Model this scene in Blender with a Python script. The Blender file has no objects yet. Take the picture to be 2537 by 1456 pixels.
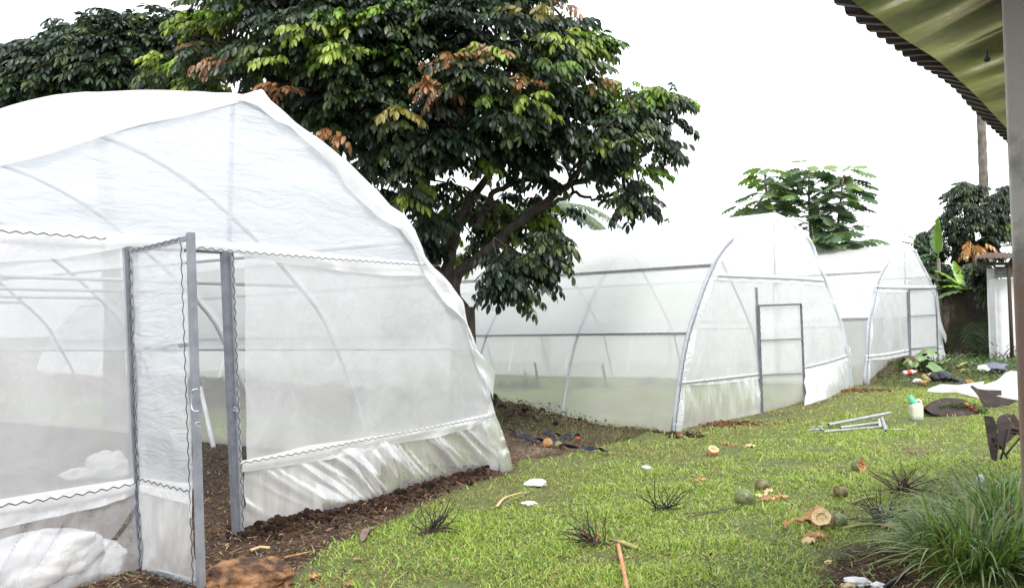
import bpy, math, random
import numpy as np
from mathutils import Vector, Matrix
random.seed(7); RNG = np.random.default_rng(11)
sc = bpy.context.scene
R_ = math.radians

# ------------------------------------------------------------------ camera
CAMH = 1.65
FPX = 2165.0                      # focal length in pixels of a 2537 px wide photograph
PITCH, ROLL = R_(2.06), R_(1.2)
_F = Vector((0, math.cos(PITCH), math.sin(PITCH)))
_U0 = Vector((0, -math.sin(PITCH), math.cos(PITCH)))
_X0 = Vector((1, 0, 0))
_Rt = _X0*math.cos(ROLL) - _U0*math.sin(ROLL)
_Up = _X0*math.sin(ROLL) + _U0*math.cos(ROLL)
CAM = Vector((0, 0, CAMH))
cam = bpy.data.cameras.new("camera"); cam.sensor_width = 36; cam.lens = 36*FPX/2537
cam.clip_end = 2000; cam.clip_start = 0.05
camo = bpy.data.objects.new("camera", cam); sc.collection.objects.link(camo)
_m = Matrix((_Rt, _Up, -_F)).transposed().to_4x4(); _m.translation = CAM
camo.matrix_world = _m
sc.camera = camo

# ------------------------------------------------------------------ world, sun, exposure
SUN_EL, SUN_AZ = R_(52), R_(160)          # azimuth measured clockwise from +Y
w = bpy.data.worlds.new("World"); sc.world = w; w.use_nodes = True
nt = w.node_tree; nt.nodes.clear()
sky = nt.nodes.new('ShaderNodeTexSky'); sky.sky_type = 'NISHITA'; sky.sun_disc = False
sky.sun_elevation = SUN_EL; sky.sun_rotation = SUN_AZ; sky.dust_density = 4; sky.air_density = 1
cloud = nt.nodes.new('ShaderNodeMix'); cloud.data_type = 'RGBA'; cloud.inputs[0].default_value = 0.86
cloud.inputs[7].default_value = (8.2, 8.5, 8.8, 1)       # even white overcast in front of the blue
nt.links.new(sky.outputs[0], cloud.inputs[6])
bg = nt.nodes.new('ShaderNodeBackground'); bg.inputs['Strength'].default_value = 0.12
nt.links.new(cloud.outputs[2], bg.inputs['Color'])
wo = nt.nodes.new('ShaderNodeOutputWorld'); nt.links.new(bg.outputs[0], wo.inputs[0])
sl = bpy.data.lights.new("sun", 'SUN'); sl.energy = 1.5; sl.angle = R_(14); sl.color = (1, .96, .9)
so = bpy.data.objects.new("sun", sl); sc.collection.objects.link(so)
_sd = Vector((math.sin(SUN_AZ)*math.cos(SUN_EL), math.cos(SUN_AZ)*math.cos(SUN_EL), math.sin(SUN_EL)))
so.rotation_euler = _sd.to_track_quat('Z', 'Y').to_euler(); so.location = (6, -6, 20)
sc.view_settings.view_transform = 'Standard'; sc.view_settings.look = 'None'
sc.view_settings.exposure = 1.05; sc.view_settings.gamma = 1
sc.cycles.max_bounces = 9; sc.cycles.transparent_max_bounces = 28
sc.cycles.diffuse_bounces = 4; sc.cycles.glossy_bounces = 3; sc.cycles.transmission_bounces = 6
sc.cycles.caustics_reflective = False; sc.cycles.caustics_refractive = False
sc.cycles.use_denoising = True

# ------------------------------------------------------------------ picture measurements -> world
def ray(x, y):
    return _F + _Rt*((x-1268.5)/FPX) + _Up*((728-y)/FPX)
def gz(x, y):
    return 0.02*max(0.0, min(y-12.0, 11.0)) + 0.03*math.sin(x*0.9+1)*math.sin(y*0.5)*min(1, max(0, (y-5)/6))
def P_ground(x, y, dz=0):
    d = ray(x, y); t = 10.0
    for _ in range(40):
        p = CAM + d*t
        t += 0.7*(p.z - gz(p.x, p.y) - dz)/(-d.z)
        t = max(1.0, min(t, 200))
    return CAM + d*t
def P_depth(x, y, Y):
    d = ray(x, y); return CAM + d*(Y/d.y)
def P_plane(x, y, O, N):
    d = ray(x, y); return CAM + d*((O-CAM).dot(N)/d.dot(N))

# ------------------------------------------------------------------ noise
def _hash(ix, iy, iz):
    n = (ix*374761393 + iy*668265263 + iz*2147483647*3 + 1013904223) & 0xffffffff
    n = (n ^ (n >> 13))*1274126177 & 0xffffffff
    return ((n ^ (n >> 16)) & 0xffff)/65535.0
def vnoise(x, y, z=0.0):
    x = np.asarray(x, float); y = np.asarray(y, float); z = np.asarray(z, float)+np.zeros_like(x)
    ix, iy, iz = np.floor(x).astype(np.int64), np.floor(y).astype(np.int64), np.floor(z).astype(np.int64)
    fx, fy, fz = x-ix, y-iy, z-iz
    fx, fy, fz = fx*fx*(3-2*fx), fy*fy*(3-2*fy), fz*fz*(3-2*fz)
    r = 0
    for a in (0, 1):
        for b in (0, 1):
            for c in (0, 1):
                r = r + _hash(ix+a, iy+b, iz+c)*(fx if a else 1-fx)*(fy if b else 1-fy)*(fz if c else 1-fz)
    return r
def fbm(x, y, z=0.0, o=4):
    s, a, t = 0, 0.5, 0
    for k in range(o):
        s = s + a*vnoise(np.asarray(x)*2**k+17*k, np.asarray(y)*2**k, np.asarray(z)*2**k); t += a; a *= .5
    return s/t

# ------------------------------------------------------------------ mesh helpers
C = sc.collection
def link_mesh(name, V, F, mat, parent=None, smooth=False, col=None, uv=None):
    V = np.asarray(V, np.float32).reshape(-1, 3)
    q = parent
    while q is not None: V = V - np.array(q.location, np.float32); q = q.parent
    me = bpy.data.meshes.new(name)
    if isinstance(F, np.ndarray):
        k = F.shape[1]; n = len(F)
        me.vertices.add(len(V)); me.vertices.foreach_set('co', V.ravel())
        me.loops.add(n*k); me.loops.foreach_set('vertex_index', F.astype(np.int32).ravel())
        me.polygons.add(n); me.polygons.foreach_set('loop_start', np.arange(0, n*k, k, dtype=np.int32))
        me.update(calc_edges=True)
    else:
        me.from_pydata(V.tolist(), [], [list(map(int, f)) for f in F]); me.update()
    if col is not None:
        a = me.color_attributes.new('Col', 'FLOAT_COLOR', 'POINT')
        c = np.ones((len(V), 4), np.float32); c[:, :3] = np.asarray(col, np.float32).reshape(-1, 3)
        a.data.foreach_set('color', c.ravel())
    if smooth: me.polygons.foreach_set('use_smooth', np.ones(len(me.polygons), bool))
    me.materials.append(mat)
    o = bpy.data.objects.new(name, me); C.objects.link(o)
    if parent is not None: o.parent = parent
    return o
class MB:
    def __init__(s): s.V = []; s.F = []
    def add(s, V, F):
        b = len(s.V); s.V += [tuple(v) for v in V]; s.F += [[i+b for i in f] for f in F]; return s
    def build(s, name, mat, parent=None, smooth=False): return link_mesh(name, s.V, s.F, mat, parent, smooth)
def tube_vf(path, rad, n=8, cap=True, flat=1.0):
    P = [Vector(p) for p in path]; m = len(P)
    rad = [rad]*m if not hasattr(rad, '__len__') else rad
    V, F = [], []
    T0 = (P[1]-P[0]).normalized()
    up = Vector((0, 0, 1)) if abs(T0.z) < .9 else Vector((1, 0, 0))
    A = T0.cross(up).normalized()
    for i in range(m):
        T = (P[min(i+1, m-1)]-P[max(i-1, 0)]).normalized()
        A = (A - T*A.dot(T)).normalized(); B = T.cross(A)
        for k in range(n):
            t = 2*math.pi*k/n
            V.append(P[i] + A*math.cos(t)*rad[i] + B*math.sin(t)*rad[i]*flat)
    for i in range(m-1):
        for k in range(n):
            F.append([i*n+k, i*n+(k+1) % n, (i+1)*n+(k+1) % n, (i+1)*n+k])
    if cap: F += [list(range(n))[::-1], [(m-1)*n+k for k in range(n)]]
    return V, F
def tube(name, path, rad, mat, parent=None, n=8, flat=1.0, cap=True):
    V, F = tube_vf(path, rad, n, cap, flat); return link_mesh(name, V, F, mat, parent, True)
def beam_vf(path, N, w, d):
    """rectangular bar along a path; N = outward direction, w = width across, d = depth along N"""
    P = [Vector(p) for p in path]; V, F = [], []; m = len(P)
    for i in range(m):
        T = (P[min(i+1, m-1)]-P[max(i-1, 0)]).normalized(); S = T.cross(N).normalized(); NN = S.cross(T).normalized()
        for a, b in ((-1, -1), (1, -1), (1, 1), (-1, 1)): V.append(P[i]+S*(a*w/2)+NN*(b*d/2))
    for i in range(m-1):
        for k in range(4): F.append([i*4+k, i*4+(k+1) % 4, (i+1)*4+(k+1) % 4, (i+1)*4+k])
    F += [[3, 2, 1, 0], [(m-1)*4+k for k in range(4)]]
    return V, F
def grid_vf(fn, nu, nv):
    V = [fn(i/nu, j/nv) for j in range(nv+1) for i in range(nu+1)]
    F = [[j*(nu+1)+i, j*(nu+1)+i+1, (j+1)*(nu+1)+i+1, (j+1)*(nu+1)+i] for j in range(nv) for i in range(nu)]
    return V, F
def tag(o, label=None, cat=None, group=None, kind=None):
    if label: o['label'] = label
    if cat: o['category'] = cat
    if group: o['group'] = group
    if kind: o['kind'] = kind
    return o
def thing(name, loc, label, cat, group=None):
    o = bpy.data.objects.new(name, None); C.objects.link(o); o.location = loc; o.empty_display_size = .2
    return tag(o, label, cat, group)
def copy_thing(src, loc, rotz, scale, label=None):
    c = src.copy(); C.objects.link(c); c.location = loc; c.rotation_euler = (src.rotation_euler[0], src.rotation_euler[1], rotz); c.scale = (scale,)*3
    if label: c['label'] = label
    for ch in src.children:
        d = ch.copy(); C.objects.link(d); d.parent = c
        for g in ch.children:
            e = g.copy(); C.objects.link(e); e.parent = d
    return c
def resample(pts, n):
    pts = [Vector(p) for p in pts]; L = [0]
    for a, b in zip(pts, pts[1:]): L.append(L[-1]+(b-a).length)
    out = []; k = 0
    for i in range(n+1):
        t = L[-1]*i/n
        while k < len(L)-2 and L[k+1] < t: k += 1
        f = (t-L[k])/max(1e-9, L[k+1]-L[k]); out.append(pts[k].lerp(pts[k+1], min(1, max(0, f))))
    return out
def smooth_path(pts, n):
    """Catmull-Rom through the points, n samples"""
    pts = [Vector(p) for p in pts]; P = [pts[0]*2-pts[1]]+pts+[pts[-1]*2-pts[-2]]; out = []
    m = len(pts)-1
    for i in range(n+1):
        t = m*i/n; k = min(int(t), m-1); f = t-k
        a, b, c, d = P[k], P[k+1], P[k+2], P[k+3]
        out.append(0.5*((2*b)+(c-a)*f+(2*a-5*b+4*c-d)*f*f+(3*b-a-3*c+d)*f**3))
    return out

# ------------------------------------------------------------------ materials
def mat_new(name):
    m = bpy.data.materials.new(name); m.use_nodes = True; t = m.node_tree
    t.nodes.clear(); o = t.nodes.new('ShaderNodeOutputMaterial')
    return m, t, o
def N(t, typ, **kw):
    n = t.nodes.new(typ)
    for k, v in kw.items():
        if k in n.bl_rna.properties: setattr(n, k, v)
        else: n.inputs[k].default_value = v
    return n
def pbr(name, c1, c2=None, rough=.6, metal=0.0, scale=8.0, bump=0.0, bscale=None, detail=6, stretch=(1, 1, 1), spec=.5, c3=None, sharp=(.35, .65)):
    m, t, o = mat_new(name); b = N(t, 'ShaderNodeBsdfPrincipled', Roughness=rough, Metallic=metal)
    b.inputs['Specular IOR Level'].default_value = spec
    tc = N(t, 'ShaderNodeTexCoord'); mp = N(t, 'ShaderNodeMapping'); mp.inputs['Scale'].default_value = stretch
    t.links.new(tc.outputs['Object'], mp.inputs[0])
    if c2:
        n = N(t, 'ShaderNodeTexNoise', Scale=scale, Detail=detail, Roughness=.62); t.links.new(mp.outputs[0], n.inputs['Vector'])
        r = N(t, 'ShaderNodeValToRGB'); e = r.color_ramp.elements
        e[0].position = sharp[0]; e[1].position = sharp[1]; e[0].color = (*c1, 1); e[1].color = (*c2, 1)
        if c3: x = e.new((sharp[0]+sharp[1])/2); x.color = (*c3, 1)
        t.links.new(n.outputs[0], r.inputs[0]); t.links.new(r.outputs[0], b.inputs['Base Color'])
    else: b.inputs['Base Color'].default_value = (*c1, 1)
    if bump:
        n2 = N(t, 'ShaderNodeTexNoise', Scale=bscale or scale*2, Detail=8, Roughness=.6); t.links.new(mp.outputs[0], n2.inputs['Vector'])
        bp = N(t, 'ShaderNodeBump', Strength=bump, Distance=.02); t.links.new(n2.outputs[0], bp.inputs['Height'])
        t.links.new(bp.outputs[0], b.inputs['Normal'])
    t.links.new(b.outputs[0], o.inputs[0]); return m
def leafmat(name, rough=.38, trans=.25, spec=.5):
    m, t, o = mat_new(name)
    a = N(t, 'ShaderNodeAttribute', attribute_name='Col')
    b = N(t, 'ShaderNodeBsdfPrincipled', Roughness=rough); b.inputs['Specular IOR Level'].default_value = spec
    tr = N(t, 'ShaderNodeBsdfTranslucent'); mx = N(t, 'ShaderNodeMixShader', Fac=trans)
    hs = N(t, 'ShaderNodeHueSaturation', Saturation=1.15, Value=1.6)
    t.links.new(a.outputs['Color'], b.inputs['Base Color']); t.links.new(a.outputs['Color'], hs.inputs['Color'])
    t.links.new(hs.outputs[0], tr.inputs['Color'])
    t.links.new(b.outputs[0], mx.inputs[1]); t.links.new(tr.outputs[0], mx.inputs[2]); t.links.new(mx.outputs[0], o.inputs[0])
    return m
def film(name, clear, col=(.9, .91, .93), gloss=.06, rough=.25, vary=.1, bump=.3, scale=3.0, stretch=(1, 1, 1), bdist=.02, back=.5):
    """thin polythene: part see-through, part scattering, a little shine"""
    m, t, o = mat_new(name)
    d = N(t, 'ShaderNodeBsdfDiffuse'); d.inputs['Color'].default_value = (*col, 1)
    tl = N(t, 'ShaderNodeBsdfTranslucent'); tl.inputs['Color'].default_value = (*col, 1)
    sc_ = N(t, 'ShaderNodeMixShader', Fac=back); t.links.new(d.outputs[0], sc_.inputs[1]); t.links.new(tl.outputs[0], sc_.inputs[2])
    g = N(t, 'ShaderNodeBsdfGlossy', Roughness=rough); g.inputs['Color'].default_value = (1, 1, 1, 1)
    lw = N(t, 'ShaderNodeFresnel', IOR=1.38); ad = N(t, 'ShaderNodeMath', operation='MULTIPLY_ADD'); ad.inputs[1].default_value = gloss*8; ad.inputs[2].default_value = gloss*.35; ad.use_clamp = True
    t.links.new(lw.outputs[0], ad.inputs[0])
    sg = N(t, 'ShaderNodeMixShader'); t.links.new(ad.outputs[0], sg.inputs[0]); t.links.new(sc_.outputs[0], sg.inputs[1]); t.links.new(g.outputs[0], sg.inputs[2])
    tp = N(t, 'ShaderNodeBsdfTransparent'); tp.inputs['Color'].default_value = (.97, .98, 1, 1)
    mx = N(t, 'ShaderNodeMixShader'); t.links.new(sg.outputs[0], mx.inputs[1]); t.links.new(tp.outputs[0], mx.inputs[2])
    tc = N(t, 'ShaderNodeTexCoord'); mp = N(t, 'ShaderNodeMapping'); mp.inputs['Scale'].default_value = stretch
    t.links.new(tc.outputs['Object'], mp.inputs[0])
    n1 = N(t, 'ShaderNodeTexNoise', Scale=scale, Detail=5, Roughness=.6, Distortion=.6); t.links.new(mp.outputs[0], n1.inputs['Vector'])
    mr = N(t, 'ShaderNodeMapRange'); mr.inputs[1].default_value = .3; mr.inputs[2].default_value = .7
    mr.inputs[3].default_value = max(0, clear-vary); mr.inputs[4].default_value = min(1, clear+vary)
    t.links.new(n1.outputs[0], mr.inputs[0]); t.links.new(mr.outputs[0], mx.inputs[0])
    n2 = N(t, 'ShaderNodeTexNoise', Scale=scale*2.2, Detail=6, Roughness=.55, Distortion=1.2); t.links.new(mp.outputs[0], n2.inputs['Vector'])
    bp = N(t, 'ShaderNodeBump', Strength=bump, Distance=bdist); t.links.new(n2.outputs[0], bp.inputs['Height'])
    for s in (d, tl, g): t.links.new(bp.outputs[0], s.inputs['Normal'])
    t.links.new(mx.outputs[0], o.inputs[0]); return m
M = {}
M['roof_film'] = film('roof_film', .12, back=.6, col=(.95, .955, .96), vary=.05, bump=.5, scale=1.6, stretch=(1, 1, 2.5), gloss=.03)
M['gable_film'] = film('gable_film', .30, col=(.83, .875, .94), vary=.12, bump=.9, scale=1.3, stretch=(1, 1, 4.0), gloss=.05)
M['net_film'] = film('net_film', .44, col=(.91, .92, .935), vary=.11, bump=.7, scale=1.7, gloss=.05)
M['side_film'] = film('side_film', .25, col=(.90, .93, .93), vary=.06, bump=.3, scale=1.0, gloss=.04)
M['side_net'] = film('side_net', .54, col=(.97, .975, .96), vary=.05, bump=.2, scale=1.0, gloss=.02)
M['skirt_film'] = film('skirt_film', .38, col=(.96, .955, .95), vary=.14, bump=.25, scale=3, stretch=(2.2, 2.2, .5), gloss=.07, rough=.2, bdist=.02)
M['skirt_clear'] = film('skirt_clear', .66, col=(.94, .94, .96), vary=.14, bump=.3, scale=2.5, stretch=(2, 2, 1), gloss=.10, rough=.2, bdist=.02)
M['skirt_far'] = film('skirt_far', .27, col=(.96, .965, .96), vary=.10, bump=.25, scale=3, stretch=(2.2, 2.2, .5), gloss=.05, rough=.3, bdist=.02)
M['fold_film'] = film('fold_film', .06, col=(.96, .96, .965), vary=.05, bump=.4, scale=4, gloss=.02, rough=.4)
M['bundle_film'] = film('bundle_film', .02, col=(.98, .98, .98), vary=.04, bump=.6, scale=5, gloss=.06)
M['galv'] = pbr('galvanised_steel', (.42, .44, .48), (.55, .57, .61), rough=.42, metal=.35, scale=14, sharp=(.3, .7))
M['pipe_white'] = pbr('pale_pipe', (.72, .73, .75), (.6, .61, .64), rough=.45, scale=6)
M['channel'] = pbr('aluminium_channel', (.30, .31, .34), (.48, .49, .52), rough=.4, metal=.3, scale=20)
M['post'] = pbr('grey_post', (.15, .16, .19), (.23, .25, .29), rough=.45, metal=.2, scale=10)
M['wire'] = pbr('dark_wire', (.05, .052, .06), rough=.5)

# ------------------------------------------------------------------ greenhouses
class House:
    def __init__(s, corner, ang_e, half, label, length, nbay, side):
        s.e = Vector((ang_e[0], ang_e[1], 0)).normalized(); s.r = Vector((-s.e.y, s.e.x, 0)); s.N = -s.r
        s.O = corner + s.e*(half if side == 'L' else -half); s.O.z = gz(s.O.x, s.O.y)
        s.half = half; s.L = length; s.nbay = nbay
        s.th = thing('greenhouse', s.O, label, 'greenhouse', 'white plastic tunnel greenhouses')
    def loc(s, x, y, off=0.0):
        p = P_plane(x, y, s.O+s.N*off, s.N); return (p-s.O).dot(s.e), p.z-s.O.z
    def w(s, u, h, d=0.0, off=0.0): return s.O + s.e*u + s.r*d + s.N*off + Vector((0, 0, h))
    def px(s, pts, off=0.0): return [P_plane(x, y, s.O+s.N*off, s.N) for x, y in pts]
    def set_profile(s, left, right):
        """lists of (u,h) from foot to peak / peak to foot"""
        pl = smooth_path([Vector((a, b, 0)) for a, b in left], 26); pr = smooth_path([Vector((a, b, 0)) for a, b in right], 26)
        s.prof = [(p.x, p.y) for p in pl] + [(p.x, p.y) for p in pr[1:]]
        s.pu = np.array([p[0] for p in s.prof]); s.ph = np.array([p[1] for p in s.prof])
        s.pu = np.maximum.accumulate(s.pu + np.arange(len(s.pu))*1e-6)
        s.hmax = s.ph.max()
    def top(s, u): return float(np.interp(u, s.pu, s.ph))
    def uat(s, h, side):
        k = int(np.argmax(s.ph)); 
        if side > 0: return float(np.interp(-h, -s.ph[k:], s.pu[k:]))
        return float(np.interp(h, s.ph[:k+1], s.pu[:k+1]))
    def arch(s, d, mat, r=.022, name='arch'):
        return tube(name, [s.w(u, h, d) for u, h in s.prof], r, mat, s.th, n=8)
    def shell(s, name, mat, h0, h1, side, d0, d1, off=.03, sag=.02, wr=.012, nu=30, step=.16, closed=False, seed=0):
        if side == 0:
            ua, ub = s.uat(h0, -1), s.uat(h0, 1); us = None
            k = [(u, h) for u, h in s.prof if h > h0]
            pts = [(ua, h0)] + k + [(ub, h0)]
        else:
            pts = [(u, h) for u, h in s.prof if h0 < h < h1 and u*side > 0]
            a, b = (s.uat(h0, side), h0), (s.uat(h1, side), h1)
            pts = [a]+pts+[b] if side < 0 else [b]+pts+[a]
        P = resample([Vector((u, h, 0)) for u, h in pts], nu); nv = max(2, int((d1-d0)/step))
        T = [(P[min(i+1, nu)]-P[max(i-1, 0)]).normalized() for i in range(nu+1)]
        dd = np.linspace(d0, d1, nv+1); I, J = np.meshgrid(np.arange(nu+1), dd)
        n = fbm(I*.25+seed, J*1.1, 3.3, 4)-.5; nn = fbm(I*.6+J*2.2+seed, J*.5, 9.1, 3)-.5
        V = []
        for j, d in enumerate(dd):
            bay = (d % s.bay)/s.bay; g = math.sin(math.pi*bay)**2
            for i in range(nu+1):
                o = off - sag*g + wr*2*(n[j, i]*g + nn[j, i]*.7)
                V.append(s.w(P[i].x - T[i].y*o, P[i].y + T[i].x*o, d) if True else None)
        F = [[j*(nu+1)+i, j*(nu+1)+i+1, (j+1)*(nu+1)+i+1, (j+1)*(nu+1)+i] for j in range(nv) for i in range(nu)]
        return link_mesh(name, V, F, mat, s.th, True)
    def panel(s, name, mat, u0, u1, top, bot, off=.03, nu=60, nv=30, wr=.02, fx=1.5, fy=1.5, seed=0, parent=None, d=0.0, slant=0.0):
        U = np.linspace(u0, u1, nu+1); t = np.array([top(u) for u in U]); b = np.array([bot(u) for u in U]); t = np.maximum(t, b+.002)
        VV = np.linspace(0, 1, nv+1)[:, None]; H = b[None, :]*(1-VV)+t[None, :]*VV; UU = U[None, :]+0*VV
        n = (fbm((UU+slant*H)*fx+seed, H*fy, 1.7+seed, 4)-.5)*2*wr
        V = [s.w(UU[j, i], H[j, i], d, off+n[j, i]) for j in range(nv+1) for i in range(nu+1)]
        F = [[j*(nu+1)+i, j*(nu+1)+i+1, (j+1)*(nu+1)+i+1, (j+1)*(nu+1)+i] for j in range(nv) for i in range(nu)]
        return link_mesh(name, V, F, mat, parent or s.th, True)
    def ruled(s, name, mat, A, B, na, nb, fn=None, parent=None):
        """sheet between two world paths A and B; fn(i/na, j/nb) moves it along the outward normal"""
        A, B = resample(A, na), resample(B, na)
        V = [A[i].lerp(B[i], j/nb)+s.N*(fn(i/na, j/nb) if fn else 0) for j in range(nb+1) for i in range(na+1)]
        F = [[j*(na+1)+i, j*(na+1)+i+1, (j+1)*(na+1)+i+1, (j+1)*(na+1)+i] for j in range(nb) for i in range(na)]
        return link_mesh(name, V, F, mat, parent or s.th, True)
    def strip(s, path, name='film_channel', w=.028, dp=.014, mat=None, period=.085, amp=.010, r=.0032, parent=None, nrm=None, label=None):
        """aluminium channel with the wavy spring wire that locks the film"""
        nrm = nrm or s.N
        V, F = beam_vf(path, nrm, w, dp); c = link_mesh(name, V, F, mat or M['channel'], parent or s.th)
        L = sum((Vector(a)-Vector(b)).length for a, b in zip(path, path[1:])); n = max(4, int(L/period*4))
        Q = resample(path, n); W = []
        for i, p in enumerate(Q):
            T = (Q[min(i+1, n)]-Q[max(i-1, 0)]).normalized(); S = T.cross(nrm).normalized()
            W.append(p + S*amp*(1, 0.15, -1, -.15)[i % 4]*1.0 + nrm*(dp/2+r*.6))
        if parent is None: tube('spring_wire', W, r, M['wire'], c, n=4)
        else:
            V2, F2 = tube_vf(W, r, 4); me = c.data; c.data = me
            tube('spring_wire', W, r, M['wire'], parent, n=4)
        return c

def sagfn(pairs):
    xs = [p[0] for p in pairs]; ys = [p[1] for p in pairs]
    return lambda u: float(np.interp(u, xs, ys))

def ridged(a, b, seed=0, p=3):
    return (1-abs(2*float(vnoise(a+seed, b, seed*.7))-1))**p

# ============ greenhouse 1 (near, at the left of the picture)
G1 = House(P_ground(1262, 1163), (.5516, .834), 3.62, 'large near white plastic tunnel greenhouse with its door standing open', 14, 7, 'R')
G1.bay = 2.05
rp = [G1.loc(x, y) for x, y in [(590, 243), (721, 313), (860, 425), (1002, 583), (1060, 660), (1130, 765), (1167, 862), (1190, 925), (1222, 1032)]]
pk = rp[0]
rp = rp+[(rp[-1][0]+.14, 0.0)]
uf = rp[-1][0]
lp = [(-uf, 0), (-uf+.14, .66), (-uf+.62, 1.5), (-2.42, 2.42), G1.loc(3, 284), G1.loc(300, 236), pk]
G1.set_profile(lp, rp)
for k in range(8):
    G1.arch(k*2.05+(0.0), M['pipe_white'], .023, name='arch')
for nm, h, sd in (('shoulder_purlin', 2.5, 1), ('shoulder_purlin', 2.5, -1)):
    u = G1.uat(h, sd)-.03*sd; tube(nm, [G1.w(u, h, 0), G1.w(u, h, 14.3)], .018, M['pipe_white'], G1.th)
tube('ridge_pipe', [G1.w(pk[0], G1.hmax-.03, 0), G1.w(pk[0], G1.hmax-.03, 14.3)], .018, M['pipe_white'], G1.th)
for sd in (1, -1):
    u = G1.uat(1.4, sd)-.01*sd; tube('side_purlin', [G1.w(u, 1.4, 0), G1.w(u, 1.4, 14.3)], .016, M['galv'], G1.th)
for k in (1, 2, 3, 4):
    h = 2.16; tube('cross_tie', [G1.w(G1.uat(h, -1), h, k*2.05), G1.w(G1.uat(h, 1), h, k*2.05)], .02, M['pipe_white'], G1.th)
G1.shell('roof_film', M['roof_film'], 2.5, 9, 0, -.02, 14.3, nu=48)
for sd in (1, -1):
    G1.shell('side_film', M['side_film'], 1.4, 2.5, sd, -.01, 14.3, nu=16, seed=4)
    G1.shell('side_net', M['side_net'], -.05, 1.4, sd, -.01, 14.3, nu=14, seed=8)
back = G1.panel('end_film', M['gable_film'], -G1.half, G1.half, lambda u: G1.top(u), lambda u: -.05, d=14.3, nu=40, nv=16)

ch_top = [G1.loc(x, y) for x, y in [(0, 573), (100, 579), (200, 587), (262, 592), (330, 603), (480, 613), (560, 621), (800, 640), (1054, 657)]]
ch_topL = [( -3.0, 2.18)]+ch_top
ftop = sagfn([(-3.4, ch_top[0][1]+.0)]+ch_top)
low_px = [(0, 1252), (180, 1227), (335, 1197)]
flow_pts = [G1.loc(x, y) for x, y in low_px] + [G1.loc(x, y) for x, y in [(597, 1147), (750, 1120), (900, 1090), (1222, 1030)]]
flow = sagfn([(-3.4, flow_pts[0][1])]+flow_pts)
uR0 = G1.loc(604, 1200)[0]; uL0 = G1.loc(332, 1000)[0]
G1.panel('gable_film', M['gable_film'], -3.0, G1.uat(2.16, 1), lambda u: max(G1.top(u), ftop(u)), ftop, nu=90, nv=40, wr=.03, fx=.7, fy=3.5, slant=.3)
G1.panel('front_film', M['net_film'], uR0, G1.uat(.66, 1), lambda u: min(ftop(u), G1.top(u)), lambda u: min(flow(u), G1.top(u)-.01), nu=70, nv=50, wr=.028, fx=1.2, fy=1.6, seed=3)
G1.panel('front_film', M['net_film'], -3.3, uL0, lambda u: min(ftop(u), G1.top(u)), lambda u: min(flow(u), G1.top(u)-.01), nu=70, nv=50, wr=.025, fx=1.2, fy=1.6, seed=5)
# film skirts down to the soil
def skirt_fn(seed, amp=.035, flare=.12, sl=2.0):
    def f(a, b):
        x = a*15 - b*sl*(.4+1.2*float(vnoise(a*4, 3, seed))); return flare*b + amp*(ridged(x, b*.5, seed, 3)-.3) + .35*amp*(ridged(x*2.6, b*1.1, seed+5, 4)-.3)
    return f
bot = [P_ground(x, y, -.02) for x, y in [(600, 1338), (680, 1322), (800, 1296), (900, 1268), (1000, 1240), (1100, 1205), (1180, 1185), (1268, 1166)]]
topw = [p+G1.N*.035 for p in G1.px([(598, 1146), (750, 1119), (900, 1089), (1222, 1029)])]
def skR(a, b): return skirt_fn(2.2, .05, 0, 2.6)(a, b)*math.sin(math.pi*min(1, b*1.1+.05))
G1.ruled('skirt', M['skirt_film'], topw, bot, 170, 34, skR)
topl = [p+G1.N*.035 for p in [G1.w(-3.4, flow(-3.4))]+G1.px(low_px+[(345, 1196)])]
gl = [G1.w(-3.55, 0, 0, .12)] + [G1.w(u, 0, 0, .12) for u in (-2.6, -1.8)] + [G1.px([(352, 1425)])[0]+G1.N*.05]
for p in gl: p.z = gz(p.x, p.y)-.02
G1.ruled('skirt', M['skirt_clear'], topl, gl, 140, 30, lambda a, b: skirt_fn(8.1, .03, 0, -3)(a, b)*math.sin(math.pi*min(1, b+.04)))
# doubled white film folded over the channels
def folds(top_px, bot_px, seed, nb=5, amp=.012, off=.05, mat='fold_film', na=90, name='film_fold'):
    return G1.ruled(name, M[mat], G1.px(top_px, off), G1.px(bot_px, off), na, nb, lambda a, b: amp*2*(ridged(a*8, b, seed, 2)-.4)*(0.3+b))
folds([(-120, 549), (0, 557), (160, 566), (250, 575), (400, 588), (560, 600), (690, 606), (800, 628), (1050, 650)], [(-120, 648), (0, 650), (160, 640), (320, 611), (400, 616), (480, 617), (575, 625), (640, 640), (700, 652), (850, 672), (960, 683), (1076, 683)], 1)
folds([(-150, 1262), (0, 1236), (160, 1210), (331, 1184)], [(-150, 1345), (0, 1309), (130, 1281), (240, 1256), (338, 1224)], 2)
folds([(598, 1140), (680, 1124), (760, 1103), (880, 1087), (1000, 1069), (1110, 1046), (1220, 1021)], [(598, 1169), (680, 1158), (800, 1140), (900, 1118), (1000, 1095), (1080, 1083), (1165, 1060), (1195, 1047)], 3)
# loose roof sheet lapped over the top of the gable
folds([(-130, 330), (0, 282), (150, 247), (300, 234), (480, 226), (560, 232), (640, 236)], [(-130, 470), (0, 412), (110, 385), (230, 345), (350, 308), (450, 290), (560, 262), (640, 241)], 5, nb=14, amp=.02, off=.045)
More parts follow.
